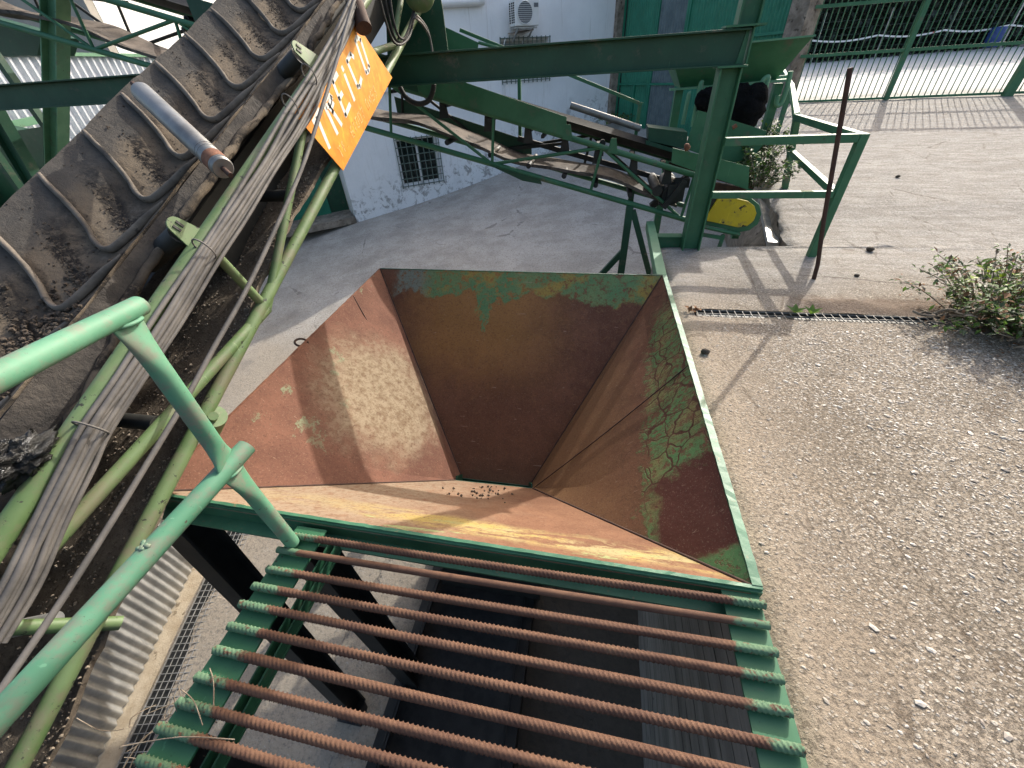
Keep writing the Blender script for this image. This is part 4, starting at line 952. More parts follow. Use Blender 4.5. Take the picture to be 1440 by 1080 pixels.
mb = MB(); mb.plate([Yp(x, y, 5.1) for x, y in ((981, 155), (1000, 160), (1078, 184), (1073, 204), (1049, 231), (1005, 224), (963, 209))], .01, (0, 1, 0)); bn.part('chute', mb, M['green'])
mb = MB(); mb.plate([Yp(x, y, 5.0) for x, y in ((912, 179), (967, 186), (965, 210), (912, 198))], .3, (0, 1, 0)); mb.plate([Yp(x, y, 4.95) for x, y in ((908, 197), (950, 210), (940, 226), (908, 208))], .01, (0, 1, 0)); bn.part('chute_side', mb, M['dark_green'])
mb = MB(); mb.bar(Yp(940, 232, 4.9), Yp(1060, 262, 4.9), .05, .05); mb.bar(Yp(1002, 262, 4.9), Yp(1045, 270, 4.9), .08, .08); bn.part('support_frame', mb, M['dark_rust'])
mb = MB(); mb.tube([Yp(1030, 180, 5.0), Yp(1036, 176, 5.0)], .02, 8); mb.blob(Yp(966, 207, 4.45), .03, n=8, m=6); bn.part('bolt', mb, M['rust'])

# ------------------------------------------------------------------ square tube railing at the pit corner
ra_ = Thing('corner_railing', 'green square tube railing standing at the corner of the pit', 'railing', (1.88, 3.78, -1.4))
def sq(p, q, w=.055, nm='rail', m='green', up=(0, 0, 1)):
    mb = MB(); mb.bar(p, q, w, w, up); ra_.part(nm, mb, M[m], bevel=.004)
A_t, A_m, A_f = V((1.88, 3.783, -.525)), V((1.87, 3.783, -.905)), V((1.864, 3.783, -1.42))
B_t, B_m, B_f = V((1.95, 5.28, -.535)), V((2.05, 5.4, -.86)), V((2.20, 5.62, -1.30))
C_t = Yp(1113, 120, 8.0); C_m = Yp(1108, 200, 6.6)
sq(A_f, A_t+V((0, 0, .027)), .06, 'post', up=(0, 1, 0)); sq((.95, 3.80, -.525), A_t-V((.031, 0, 0)), .055); sq((.95, 3.80, -.905), A_m-V((.031, 0, 0)), .05)
sq(A_t+V((0, .031, 0)), B_t, .055); sq(A_m+V((0, .031, 0)), B_m, .05); sq(B_f, B_t+V((0, 0, .027)), .06, 'post', up=(0, 1, 0))
sq(B_t+V((0.01, .03, 0)), C_t, .055, m='pale_green'); sq(B_m+V((0, .03, 0)), C_m, .05, m='pale_green')
f_ = V((C_t.x, C_t.y, yard_z(0, C_t.y)-.05)); sq(f_, C_t, .06, 'post', up=(0, 1, 0))
sq(C_t, Yp(1096, 92, 8.6), .05); sq(Yp(1076, 112, 7.4), Yp(1110, 108, 7.4), .05, m='pale_green')
# leaning rebar stake
st = MB(); a, b = V((1.716, 3.3, -1.42)), V((1.44, 3.34, -.10)); st.tube([a, a.lerp(b, .1)+V((.012, 0, 0)), a.lerp(b, .35)+V((.0, 0, 0)), a.lerp(b, .7), b], .0155, 8)
solo('steel_stake', st, M['dark_rust'], 'rusty steel rod standing upright in the concrete in front of the corner railing', 'stake', loc=a)

# pale channel lying in the pit
mb = MB(); a, b = Zp(1087, 344, -1.5), Zp(1072, 280, -1.5); mb.bar(a, b, .10, .05); solo('gutter_channel', mb, M['galv'], 'pale metal channel lying along the bottom of the pit under the railing', 'channel', loc=a)
mb = MB(); p = Zp(1058, 340, -1.72); mb.plate([Zp(1046, 343, -1.85), Zp(1076, 343, -1.58), Zp(1066, 285, -1.58), Zp(1052, 285, -1.8)], .04, (0, 0, -1)); solo('concrete_ledge', mb, M['rubble'], 'sloping grey concrete ledge in the pit beside the pale channel', 'ledge', loc=p)

# ------------------------------------------------------------------ white building
W0, WD = V((-6.212, 10.166, 0)), V((.79, .613, 0)); WN = V((.613, -.79, 0))   # outward normal faces camera
def Wp(x, y, o=0): return Pp(x, y, W0+WN*o, WN)
def wallmat():
    t = NT('lime_wall'); P = t.pos(); x, y, z = t.sep(P)
    c = t.mix(t.ramp(t.noise(1.2, 8, .65, co=P), .35, .65), (.78, .79, .80), (.85, .86, .87))
    hgt = t.ma('SUBTRACT', z, t.ma('MULTIPLY', t.ma('ADD', x, 6.2), .235))
    low = t.ramp(t.ma('ADD', hgt, t.ma('MULTIPLY', t.noise(2, 5, co=P), 1.0)), -1.55, -2.2)
    st = t.ma('MULTIPLY', low, t.ramp(t.noise(5, 9, .75, co=P, dist=.6), .50, .60)); c = t.mix(t.ma('MULTIPLY', st, .8), c, (.27, .26, .25))
    sp = t.ma('MULTIPLY', low, t.ramp(t.noise(26, 7, .75, co=P), .60, .66)); c = t.mix(t.ma('MULTIPLY', sp, .7), c, (.16, .15, .14))
    dr = t.noise(3, 6, .7, co=t.map(P, (6, 6, .25))); c = t.mix(t.ma('MULTIPLY', t.ramp(dr, .56, .72), .45), c, (.45, .43, .40))
    return t.out(c, .9, 0, t.bump(t.noise(18, 7, .7, co=P), .4, .015), .2)
M['lime'] = wallmat()
wb = Thing('white_building', 'whitewashed building with barred windows at the foot of the ramp', 'building', W0+V((0, 0, -3)))
cT = 1.75
e0, e1 = W0, Wp(861, 170); e1.z = 0
L = (e1-e0).length
# front wall with two openings
wins = []
def wloc(x, y): p = Wp(x, y); return (p-e0).dot(WD), p.z
M['lit_pane'] = simple('beige_lit_pane', (.30, .29, .25), (.44, .42, .37), 5, .8, .2)  # beige pane colour stands in for the light in the upper window
M['grille'] = simple('grille_paint', (.07, .11, .09), (.12, .16, .14), 8, .6, .2)
w1 = (wloc(555, 197)[0], wloc(622, 250)[0], wloc(596, 258)[1], wloc(585, 193)[1])
w2 = (wloc(706, 90)[0], wloc(771, 90)[0], wloc(740, 113)[1], wloc(740, 53)[1])
w3 = (wloc(538, 125)[0]-1.0, wloc(545, 125)[0], wloc(541, 131)[1]+.02, wloc(541, 131)[1]+1.0)
sx = sorted({-.0, L, w1[0], w1[1], w2[0], w2[1]}); mb = MB()
def wpt(s, z, o=0): return e0+WD*s+WN*o+V((0, 0, z))
zs = sorted({-3.5, cT, w1[2], w1[3], w2[2], w2[3]})
for s0, s1 in zip(sx, sx[1:]):
    for z0, z1 in zip(zs, zs[1:]):
        sm_, zm = (s0+s1)/2, (z0+z1)/2
        if any(w[0] < sm_ < w[1] and w[2] < zm < w[3] for w in (w1, w2)): continue
        nn_ = max(1, int((s1-s0)/.5)); mz = max(1, int((z1-z0)/.5))
        mb.grid(nn_, mz, lambda i, j, s0=s0, s1=s1, z0=z0, z1=z1: wpt(s0+(s1-s0)*i/nn_, z0+(z1-z0)*j/mz), False)
for w in (w1, w2):
    for a, b in (((w[0], w[2]), (w[1], w[2])), ((w[1], w[2]), (w[1], w[3])), ((w[1], w[3]), (w[0], w[3])), ((w[0], w[3]), (w[0], w[2]))):
        mb.add([wpt(*a), wpt(*b), wpt(*b, -.18), wpt(*a, -.18)], [(0, 1, 2, 3)])
# left return wall
mb.add([wpt(0, -3.5), wpt(0, cT), wpt(0, cT, -4), wpt(0, -3.5, -4)], [(0, 1, 2, 3)])
mb.add([wpt(0, cT), wpt(L, cT), wpt(L, cT, -6), wpt(0, cT, -6)], [(0, 1, 2, 3)])
wb.part('wall', mb, M['lime'])
for w, nx, ny in ((w1, 8, 6), (w2, 11, 7)):
    mb = MB(); mb.bar(wpt(w[0], (w[2]+w[3])/2, -.14), wpt(w[1], (w[2]+w[3])/2, -.14), .02, w[3]-w[2]); win = wb.part('window', mb, M['glass_dark'] if w is w1 else M['lit_pane'])
    fr_ = MB()
    for a, b in (((w[0]+.03, w[2]), (w[0]+.03, w[3])), ((w[1]-.03, w[2]), (w[1]-.03, w[3])), (((w[0]+w[1])/2, w[2]), ((w[0]+w[1])/2, w[3]))): fr_.bar(wpt(*a, -.12), wpt(*b, -.12), .05, .05, WN)
    for z in (w[2]+.025, w[3]-.025): fr_.bar(wpt(w[0]+.056, z, -.12), wpt(w[1]-.056, z, -.12), .05, .05); fr_.bar(wpt(w[0]+.01, z, -.145), wpt(w[1]-.01, z, -.145), .012, .045)
    wb.part('frame', fr_, M['white_paint'], parent=win)
    gr = MB()
    for k in range(nx+1): s = w[0]-.03+(w[1]-w[0]+.06)*k/nx; gr.bar(wpt(s, w[2]-.05, .03), wpt(s, w[3]+.03, .03), .018, .018, WN)
    for k in range(ny+1): z = w[2]+(w[3]-w[2])*k/ny; gr.bar(wpt(w[0]-.04, z, .048), wpt(w[1]+.04, z, .048), .018, .014, WN)
    wb.part('grille', gr, M['grille'], parent=win)
mb = MB(); a, b = Wp(545, 127, .06), Wp(528, 128, .06); mb.bar(a, b, .05, .06, ext=.25); wb.part('sill', mb, M['white_paint'])
mb = MB(); mb.tube([Wp(560, 8, .08), Wp(674, 2.5, .08)], .07, 12); mb.tube([Wp(673, 1, .08), Wp(680, 1, .08)], .085, 12); wb.part('gutter', mb, M['white_paint'])
mb = MB(); mb.bar(wpt(L+.05, -2, .06), wpt(L+.05, cT, .06), .10, .34, WN); wb.part('downpipe_strip', mb, M['black'])
# air conditioner
ac = Thing('air_conditioner', 'white outdoor air conditioning unit bracketed high on the whitewashed wall', 'air conditioner', Wp(727, 40, .2))
s0, zt = wloc(707, 2); s1, _ = wloc(746, 3); _, zb = wloc(727, 39); s0 += .1
mb = MB(); c_ = wpt((s0+s1)/2, (zt+zb)/2, .26); mb.bar(wpt(s0, (zt+zb)/2, .26), wpt(s1, (zt+zb)/2, .26), .32, zt-zb); case = ac.part('casing', mb, M['white_paint'], bevel=.02)
fc_ = wpt(s0+(s1-s0)*.40, (zt+zb)/2, .425); rr = (zt-zb)*.43
mb = MB(); mb.tube([fc_, fc_+WN*.006], rr, 32); fan = ac.part('fan_opening', mb, M['grey_fan'])
mb = MB()
for k in range(-5, 6): h_ = math.sqrt(max(0, 1-(k/6)**2))*rr; mb.bar(fc_+WN*.012+V((0, 0, k*rr/6))-WD*h_, fc_+WN*.012+V((0, 0, k*rr/6))+WD*h_, .006, .006)
mb.tube([fc_+WN*.011+(WD*math.cos(a)+V((0, 0, math.sin(a))))*rr for a in [R(10*k) for k in range(37)]], .009, 6); ac.part('fan_grille', mb, M['white_paint'], parent=fan)
mb = MB()
for k in range(9):
    for o in (.16, .27, .36): mb.bar(wpt(s0-.003, zb+.06+(zt-zb-.1)*k/9, o), wpt(s0-.003, zb+.09+(zt-zb-.1)*k/9, o), .06, .006, WD)
ac.part('side_louvre', mb, M['black'], parent=case)
bx0 = s0+(s1-s0)*.78; bz = zb+(zt-zb)*.78
mb = MB(); mb.bar(wpt(bx0, bz, .425), wpt(s1-.03, bz, .425), .006, .075); bd = ac.part('badge', mb, M['grey_fan'], parent=case)
mb = MB(); mb.bar(wpt(s0-.0, zb-.03, .38), wpt(s1-.05, zb-.03, .38), .03, .03)
for s in (s0+.1, s1-.15): mb.bar(wpt(s, zb-.025, .02), wpt(s, zb-.025, .42), .04, .03); mb.bar(wpt(s, zb-.28, .02), wpt(s, zb-.03, .38), .03, .03)
ac.part('bracket', mb, M['galv'])
mb = MB(); mb.plate([wpt(s0-.02, zb-.10, .03), wpt(s1-.2, zb-.05, .03), wpt(s1-.15, zb-.06, .4), wpt(s0+.2, zb-.14, .40)], .02, (0, 0, -1)); ac.part('drip_tray', mb, M['rubble'])
mb = MB(); mb.tube(cat([wpt(s0+.05, zb-.1, .05), wpt(s0-.12, zb-.25, .04), wpt(s0-.17, zb-.6, .03), wpt(s0-.18, zb-1.4, .03)]), .012, 6); ac.part('drain_hose', mb, M['white_paint'])

# dark recess and door left of the white building
an = Thing('green_annex', 'dark green door in the shaded annex beside the corner of the whitewashed building', 'annex', W0+V((-1, 0, -3)))
mb = MB(); mb.plate([wpt(-2.0, -3.3, -.9), wpt(-.01, -3.3, -.9), wpt(-.01, .2, -.9), wpt(-2.0, .2, -.9)], .05, -WN); an.part('wall', mb, M['dark_green'])
mb = MB(); mb.plate([wpt(-1.5, -2.95, -.86), wpt(-.5, -2.95, -.86), wpt(-.5, -.9, -.86), wpt(-1.5, -.9, -.86)], .04, WN); an.part('door', mb, M['door_green'])
mb = MB(); mb.bar(wpt(-2.4, -2.98, -.45), wpt(-.02, -2.94, -.45), .95, .16); an.part('step', mb, M['rubble'])

# ------------------------------------------------------------------ warehouse with green corrugated doors
D0, D1 = V((.42, 15.25, 0)), V((3.52, 11.15, 0)); DD = (D1-D0).normalized(); DN = V((-abs(DD.y), -abs(DD.x), 0)).normalized(); DN = V((DD.y, -DD.x, 0)); DN = DN if DN.dot(-D0) > 0 else -DN; DL = (D1-D0).length
def Dq(x, y, o=0): return Pp(x, y, D0+DN*o, DN)
def dpt(s, z, o=0): return D0+DD*s+DN*o+V((0, 0, z))
wh = Thing('warehouse', 'warehouse front of green corrugated doors between concrete pillars behind the feed bin', 'building', D0+V((0, 0, -1.5)))
def corr(s0, s1, z0, z1, pitch, amp, fn, horiz=False):
    mb = MB(); n = int((s1-s0)/pitch)*4
    mb.grid(n, 6, lambda i, j: fn(s0+(s1-s0)*i/n, z0+(z1-z0)*j/6, (0, amp, amp, 0)[i % 4]), False); return mb
panels = [(.12, DL*.27, 'door_green'), (DL*.27+.06, DL*.47, 'galv_dull'), (DL*.47+.06, DL*.995, 'door_green')]
M['galv_dull'] = simple('dull_blue_sheet', (.08, .115, .125), (.13, .17, .18), 5, .5, .2, .004, 60, .2)
dz = -1.62
for s0_, s1_, m_ in panels:
    d_ = wh.part('door_leaf', corr(s0_, s1_, dz, 2.1, .085, .018, dpt), M[m_])
    f_ = MB()
    for s in (s0_, s1_): f_.bar(dpt(s, dz, .03), dpt(s, 2.1, .03), .05, .05, DN)
    for z in (Dq(930, 118).z, Dq(1075, 48).z if s0_ > 2 else 2.0): f_.bar(dpt(s0_, z, .035), dpt(s1_, z, .035), .05, .05)
    wh.part('door_frame', f_, M['door_green'], parent=d_)
mb = MB(); mb.bar(dpt(DL*.16, dz, .03), dpt(DL*.16, Dq(930, 118).z, .03), .05, .05, DN); wh.part('wicket_jamb', mb, M['door_green'])
mb = MB(); mb.bar(dpt(-.12, -2, .0), dpt(-.12, 2.2, .0), .42, .5, DN); mb.bar(dpt(DL+.18, -2, .0), dpt(DL+.18, 2.2, .0), .36, .4, DN); mb.bar(dpt(-.3, 2.2), dpt(DL+.36, 2.2), .4, .3); wh.part('pillar', mb, M['rubble'])

# ------------------------------------------------------------------ gate
G0, G1 = V((3.62, 10.90, 0)), V((9.6, 10.56, 0)); GD = (G1-G0).normalized(); GN = V((GD.y, -GD.x, 0))
def gpt(s, z, o=0): return G0+GD*s+GN*o+V((0, 0, z))
ga = Thing('yard_gate', 'tall green vertical-bar sliding gate across the yard entrance', 'gate', gpt(2, -.86))
gz0, gz1 = -.84, .60; GL = 6.0
mb = MB()
for k in range(int(GL/.098)+1): mb.tube([gpt(.04+.098*k, gz0), gpt(.04+.098*k, gz1+.12)], .009, 6)
ga.part('bar_panel', mb, M['green'])
for z, h in ((gz0+.01, .04), (-.105, .05), (gz1, .05)): mb = MB(); mb.bar(gpt(0, z, .012), gpt(GL, z, .012), .045, h); ga.part('rail', mb, M['green'])
for s in (0.0, 1.865, 3.80, 5.7): mb = MB(); mb.bar(gpt(s, gz0-.02, .02), gpt(s, 1.6 if s in (0, 5.7) else gz1+.02, .02), .075, .075, GN); ga.part('post', mb, M['green'])
mb = MB(); mb.bar(gpt(3.78, gz0-.06, .05), gpt(3.84, gz1+.3, .05), .14, .10, GN); ga.part('post', mb, M['green'], label='thick end post of the gate')
# road beyond, hedge, wire fence
def leafmat(name, c1, c2, tr=.15):
    t = NT(name); oi = t.n('ShaderNodeNewGeometry'); c = t.mix(oi.outputs['Random Per Island'], c1, c2)
    t.b.inputs['Subsurface Weight'].default_value = 0; t.out(c, .55, 0); tb = t.n('ShaderNodeBsdfTranslucent'); t.put(tb.inputs[0], c); mx = t.n('ShaderNodeMixShader'); mx.inputs[0].default_value = tr
    o = t.t.nodes['Material Output']; t.l(t.b.outputs[0], mx.inputs[1]); t.l(tb.outputs[0], mx.inputs[2]); t.l(mx.outputs[0], o.inputs[0]); return t.m
M['hedge'] = leafmat('hedge_leaf', (.004, .010, .006), (.012, .026, .012), .02)
M['leaf'] = leafmat('weed_leaf', (.07, .15, .02), (.14, .24, .04), .35)
M['leaf_dark'] = leafmat('weed_leaf_dark', (.028, .055, .018), (.06, .09, .025), .2)
M['leaf_lime'] = leafmat('weed_leaf_lime', (.22, .34, .02), (.34, .44, .04), .35)
mb = MB(); rnd = random.Random(3)
h0, h1 = V((4, 21.4, .25)), V((34, 30.4, .45)); hd = (h1-h0).normalized(); hn = V((hd.y, -hd.x, 0))
for i in range(17000):
    s = rnd.uniform(-4, 25); z = -.85+rnd.random()**1.3*5; o = rnd.uniform(-.5, .6)*(1+.4*fbm(s, z, .7))
    p = h0+hd*s+hn*o+V((0, 0, z)); mb.leaf(p, V((rnd.gauss(0, 1), rnd.gauss(-.4, 1), rnd.gauss(-.2, .8))), rnd.uniform(.18, .36), rnd.uniform(.10, .2))
mb.grid(40, 6, lambda i, j: h0+hd*(-4+33*i/40)-hn*(.7+.3*fbm(i*.6, j*.7, 1))+V((0, 0, -1.2+5.4*j/6)))
solo('hedge', mb, M['hedge'], 'dense dark hedge of trees in shade beyond the road behind the gate', 'hedge', kind='stuff')
wf = Thing('wire_fence', 'grey wire mesh fence with slim posts along the road in front of the dark hedge', 'fence', (8, 21.2, -.5))
f0, f1 = V((4.3, 20.3, .22)), V((34, 29.2, .50)); fd = (f1-f0).normalized()
mb = MB()
for k in range(7): z = -.72+.2*k; mb.tube([f0+V((0, 0, z)), f1+V((0, 0, z))], .003, 4)
for k in range(40): p = f0+fd*(.6*k); mb.tube([p+V((0, 0, -.75)), p+V((0, 0, .6))], .0025, 4)
wf.part('wire_mesh', mb, M['grille'])
for k in range(9): p = f0+fd*(1.0+2.6*k); mb = MB(); mb.bar(p+V((0, 0, -.8)), p+V((0, 0, .75)), .05, .05, (0, 1, 0)); wf.part('post', mb, M['galv'])
M['tape'] = simple('tape_white', (.72, .70, .68), (.80, .8, .8), 30, .5, .05, spots=(.55, .12, .10), spot_t=.60, spot_s=2)
mb = MB(); tp = []
for k in range(60): s = .6+k*.33; ph = (k % 8)/8; tp.append(f0+fd*s+V((.03, -.12, .0-.10*math.sin(math.pi*ph))))
for a, b in zip(tp, tp[1:]): mb.bar(a, b, .012, .05)
solo('barrier_tape', mb, M['tape'], 'white barrier tape strung along the wire fence beyond the gate', 'tape', loc=tp[0])
M['blue'] = simple('blue_plastic', (.02, .05, .18), (.03, .07, .24), 5, .5, .1)
mb = MB(); c_ = Yp(1394, 62, 23.0)+V((0, 0, -.1)); mb.tube([c_, c_+V((0, 0, .05)), c_+V((0, 0, .3)), c_+V((0, 0, .55)), c_+V((0, 0, .6))], [.2, .23, .25, .23, .2], 18)
for z in (.2, .4): mb.tube([c_+V((0, 0, z)), c_+V((0, 0, z+.03))], .258, 18)
solo('plastic_barrel', mb, M['blue'], 'small blue barrel standing behind the wire fence beyond the gate', 'barrel', loc=c_)
for k, (px, py) in enumerate(((1313, 82), (1208, 88), (1433, 77))):
    mb = MB(); p = Zp(px, py, -.62); p.z = yard_z(p.x, p.y); mb.blob(p+V((0, 0, .03)), .15, (1.3, .8, .45), 8, 6, .2); solo('road_stone', mb, M['stone'], ['dark flat stone on the road beyond the middle of the gate', 'small dark stone on the road left of the gate post', 'dark stone on the road beside the thick gate end post'][k], 'stone', 'stones on the road', p)

# ------------------------------------------------------------------ sheds at the far left
sh = Thing('corrugated_shed', 'sunlit corrugated white metal shed wall behind the I-beam at far left', 'shed', (-11, 8, -3))
M['white_sheet'] = simple('white_sheet', (.55, .57, .60), (.66, .68, .70), 3, .5, .1)
mb = MB(); n = 352
mb.grid(n, 4, lambda i, j: V((-11+(0, .06, .06, 0)[i % 4], 3.0+14*i/n, -1.15+1.85*j/4)), False); sh.part('wall_sheet', mb, M['white_sheet'])
mb = MB(); mb.bar((-10.94, 3, .72), (-10.94, 17, .72), .10, .06); mb.bar((-10.9, 3, -1.2), (-10.9, 17, -1.2), .16, .16); sh.part('rail', mb, M['pale_green'])
mb = MB(); mb.plate([(-11.05, 3, -3.5), (-11.05, 17, -3.5), (-11.05, 17, -1.25), (-11.05, 3, -1.25)], .1, (-1, 0, 0)); sh.part('plinth', mb, M['dark_green'])
mb = MB(); a = Xp(7, 178, -10.7); b = Xp(53, 168, -10.7); mb.bar(a, b, .1, .12, ext=.15); sh.part('ledge', mb, M['pale_green'])
ho = Thing('white_house', 'sunlit white walled house with shaded beige gable above the far left shed', 'house', (-14, 14, 0))
M['beige'] = simple('beige_render', (.34, .315, .27), (.40, .37, .32), 3, .9, .2)
M['white_render'] = simple('white_render', (.78, .78, .76), (.82, .82, .8), 3, .9, .2)
mb = MB(); mb.plate([(-12, 11.1, -1), (-12, 20, -1), (-12, 20, 5), (-12, 11.1, 5)], .2, (-1, 0, 0)); ho.part('wall', mb, M['white_render'])
mb = MB(); mb.plate([(-12.0, 11.08, -1), (-22, 11.08, -1), (-22, 11.08, 5), (-12, 11.08, 5)], .2, (0, -1, 0)); ho.part('gable_wall', mb, M['beige'])

# ------------------------------------------------------------------ corrugated skirting, kerb and drain below the steep conveyor
b0_, b1_ = Gp(281, 788), Gp(150, 1060); bd_ = (b1_-b0_).normalized(); b2_ = b0_-bd_*.35; b3_ = b1_+bd_*.9; bn_ = V((-bd_.y, bd_.x, 0)); bn_ = bn_ if bn_.x > 0 else -bn_
cs = MB(); LL = (b3_-b2_).length; n = int(LL/.076)*8
cs.grid(n, 6, lambda i, j: b2_+bd_*(LL*i/n)+bn_*(-.02+.014*math.sin(2*math.pi*i/8)-.10*j/6)+V((0, 0, .03+.95*j/6)), True)
solo('corrugated_fence', cs, M['galv'], 'grey galvanised corrugated sheet standing on the kerb below the steep conveyor', 'metal sheet', loc=b0_)
kb = MB(); kb.bar(b2_+bn_*.05-V((0, 0, .03)), b3_+bn_*.05-V((0, 0, .03)), .26, .10, (0, 0, 1)); M['kerb'] = simple('kerb_concrete', (.34, .27, .18), (.46, .385, .28), 6, .95, .7, .01, 60, spots=(.18, .14, .09), spot_t=.6, spot_s=9)
solo('kerb', kb, M['kerb'], kind='structure', bevel=.02)
def grate(name, o, d, n_, L, W, nl, pitch, label, mat, h=.022, t=.0045):
    """o start corner, d along, n_ across"""
    g = Thing(name, label, 'drain grate', o)
    mb = MB()
    for k in range(nl+1): p = o+n_*(W*k/nl); mb.bar(p, p+d*L, t, h)
    g.part('bearing_bars', mb, mat); mb = MB()
    for k in range(int(L/pitch)+1): p = o+d*(pitch*k)+V((0, 0, .002)); mb.bar(p, p+n_*W, t, h*.7)
    g.part('cross_bars', mb, mat); mb = MB()
    z_ = V((0, 0, max(.012, h*.75))); mb.add([o-z_, o+d*L-z_, o+d*L+n_*W-z_, o+n_*W-z_], [(0, 1, 2, 3)]); g.part('sump_shade', mb, M['black']); return g  # black plane stands in for the dark hollow below the bars
dA, dB = Gp(303, 790, .035), Gp(173, 1070, .035); dd = (dB-dA).normalized(); dn = V((-dd.y, dd.x, 0)); dn = dn if dn.x > 0 else -dn
M['grate_dull'] = simple('grate_dull', (.14, .14, .13), (.24, .235, .22), 9, .6, .2, .002, 60, .4)
M['grate'] = simple('grate_steel', (.30, .30, .28), (.45, .44, .42), 9, .5, .2, .002, 60, .5, spots=(.16, .10, .06), spot_t=.62)
grate('floor_grate', dA-dd*.5, dd, dn, 2.8, .27, 5, .058, 'galvanised floor grate between the kerb and the rebar screen', M['grate'], .008, .0042)
grate('floor_grate', V((.76, 2.625, -1.408)), V((1, .0, 0)), V((0, 1, 0)), 2.0, .105, 2, .05, 'narrow galvanised drain grate set across the concrete yard', M['grate_dull'], .010, .0024)
e0_, e1_ = Gp(274, 566, .02), Gp(336, 470, .02); ed = (e1_-e0_).normalized(); en = V((-ed.y, ed.x, 0))
grate('floor_grate', e0_-ed*.8, ed, en if en.x > 0 else -en, 4.5, .28, 6, .3, 'floor grate with long slots seen through the tubes of the steep conveyor', M['grate'], .01, .007)

# ------------------------------------------------------------------ plants and litter
def weed(name, c, n, R_, H, label, mats, sz=(.02, .06), stems=24, group=None, seed=1, low=0.0):
    r = random.Random(seed); w = Thing(name, label, 'plant', c, group)
    st = MB(); lv = {m: MB() for m in mats}
    for k in range(stems):
        a = r.uniform(0, 6.28); rad = R_*r.random()**.6; p = V(c)+V((rad*.5*math.cos(a), rad*.5*math.sin(a), 0)); tip = V(c)+V((rad*1.25*math.cos(a), rad*1.25*math.sin(a), H*(1-.6*(rad/R_)**2)*r.uniform(.5, 1.15)))
        mid = p.lerp(tip, .5)+V((r.gauss(0, .02), r.gauss(0, .02), H*.12)); q = cat([p, mid, tip], 4); st.tube(q, [.004*(1-.6*i/len(q)) for i in range(len(q))], 5)
        for i in range(n//stems):
            f = r.uniform(.15, 1); pt = q[min(int(f*len(q)), len(q)-1)]+V((r.gauss(0, .018), r.gauss(0, .018), r.gauss(0, .012)))
            m = r.choice(mats); L_ = r.uniform(*sz); lv[m].leaf(pt, V((r.gauss(0, 1), r.gauss(0, 1), r.gauss(.15, .5))), L_, L_*r.uniform(.35, .7))
    w.part('stem', st, M['twig'])
    for m in lv:
        if lv[m].v: o = w.part('foliage', lv[m], M[m])
    return w
weed('weed_clump', Zp(1408, 452, -1.41), 5200, .48, .40, 'large tangled green weed clump growing at the end of the yard drain', ['leaf', 'leaf', 'leaf_dark', 'leaf_dark', 'leaf', 'dead', 'twig'], (.018, .052), 130, seed=5)
r = random.Random(9); lm = MB(); c0 = Zp(1418, 452, -1.41)
for k in range(60): a = r.uniform(2.0, 5.6); p = c0+V((r.uniform(.05, .42)*math.cos(a), r.uniform(.05, .42)*math.sin(a), r.uniform(.05, .30))); lm.leaf(p, V((r.gauss(0, 1), r.gauss(-.5, 1), .5)), r.uniform(.035, .06), r.uniform(.03, .045))
wl = Thing('lime_sprouts', 'bright lime green leaves poking out of the large weed clump', 'plant', c0); wl.part('foliage', lm, M['leaf_lime'])
rt = MB()
for k in range(46):
    a = r.uniform(2.3, 5.0); p = c0+V((r.uniform(.0, .36)*math.cos(a), r.uniform(0, .36)*math.sin(a), r.uniform(.0, .10))); q = [p]
    for i in range(5): q.append(q[-1]+V((r.gauss(-.03, .03), r.gauss(-.01, .03), r.gauss(-.002, .015))))
    for v_ in q: v_.z = max(v_.z, -1.395)
    rt.tube(cat(q, 3), r.uniform(.003, .008), 5)
solo('dry_roots', rt, M['twig'], 'dry tangled roots spilling from the weed clump over the grate end', 'roots', loc=c0)
weed('ditch_weeds', Yp(1064, 262, 4.9), 1100, .26, .42, 'leafy green weeds growing in the pit beside the feed bin', ['leaf', 'leaf_dark', 'leaf_dark'], (.03, .07), 40, seed=6)
weed('ditch_weeds', Yp(1072, 222, 5.9), 700, .26, .38, 'dusty weeds at the far end of the pit under the feed bin', ['leaf', 'leaf_dark'], (.03, .07), 30, seed=8)
weed('grass_tuft', Gp(318, 530), 200, .13, .10, 'small grass tuft sprouting from the slotted floor grate', ['leaf'], (.03, .06), 16, seed=10)
weed('grass_tuft', Dq(875, 168)+V((-.2, -.5, 0)), 300, .45, .22, 'low weeds at the foot of the warehouse pillar', ['leaf_dark', 'leaf'], (.05, .1), 24, seed=11)
for k, (px, py, lab) in enumerate(((1117, 432, 'left of two leafy sprouts standing in the yard drain grate'), (1140, 434, 'right of two leafy sprouts standing in the yard drain grate'))):
    w = Thing('grate_sprout', lab, 'plant', Zp(px, py+8, -1.4)); mb = MB(); p = Zp(px, py+8, -1.4)
    for a in (0, 1.3, 2.6, 4.0, 5.2): mb.leaf(p, V((math.cos(a), math.sin(a), 1.1 if k else .8)), .075, .038)
    w.part('leaves', mb, M['leaf'])
mb = MB()
for k in range(7): mb.leaf(Zp(968+random.uniform(-4, 14), 436+random.uniform(-4, 5), -1.385), V((random.gauss(0, 1), random.gauss(0, 1), .3)), .05, .035)
solo('leaf_litter', mb, M['dead'], 'brown dead leaves gathered at the hopper end of the yard drain', 'leaves', loc=Zp(975, 437, -1.39))
mb = MB(); r = random.Random(77)
for k in range(150):
    a = r.uniform(1.9, 5.4); d_ = abs(r.gauss(.42, .16)); p = c0+V((d_*math.cos(a), d_*math.sin(a), .012)); mb.leaf(p, V((r.gauss(0, 1), r.gauss(0, 1), r.gauss(.05, .15))), r.uniform(.012, .035), r.uniform(.006, .018))
solo('plant_litter', mb, M['dead'], 'dry leaf litter scattered on the yard around the big weed clump', 'leaf litter', kind='stuff')
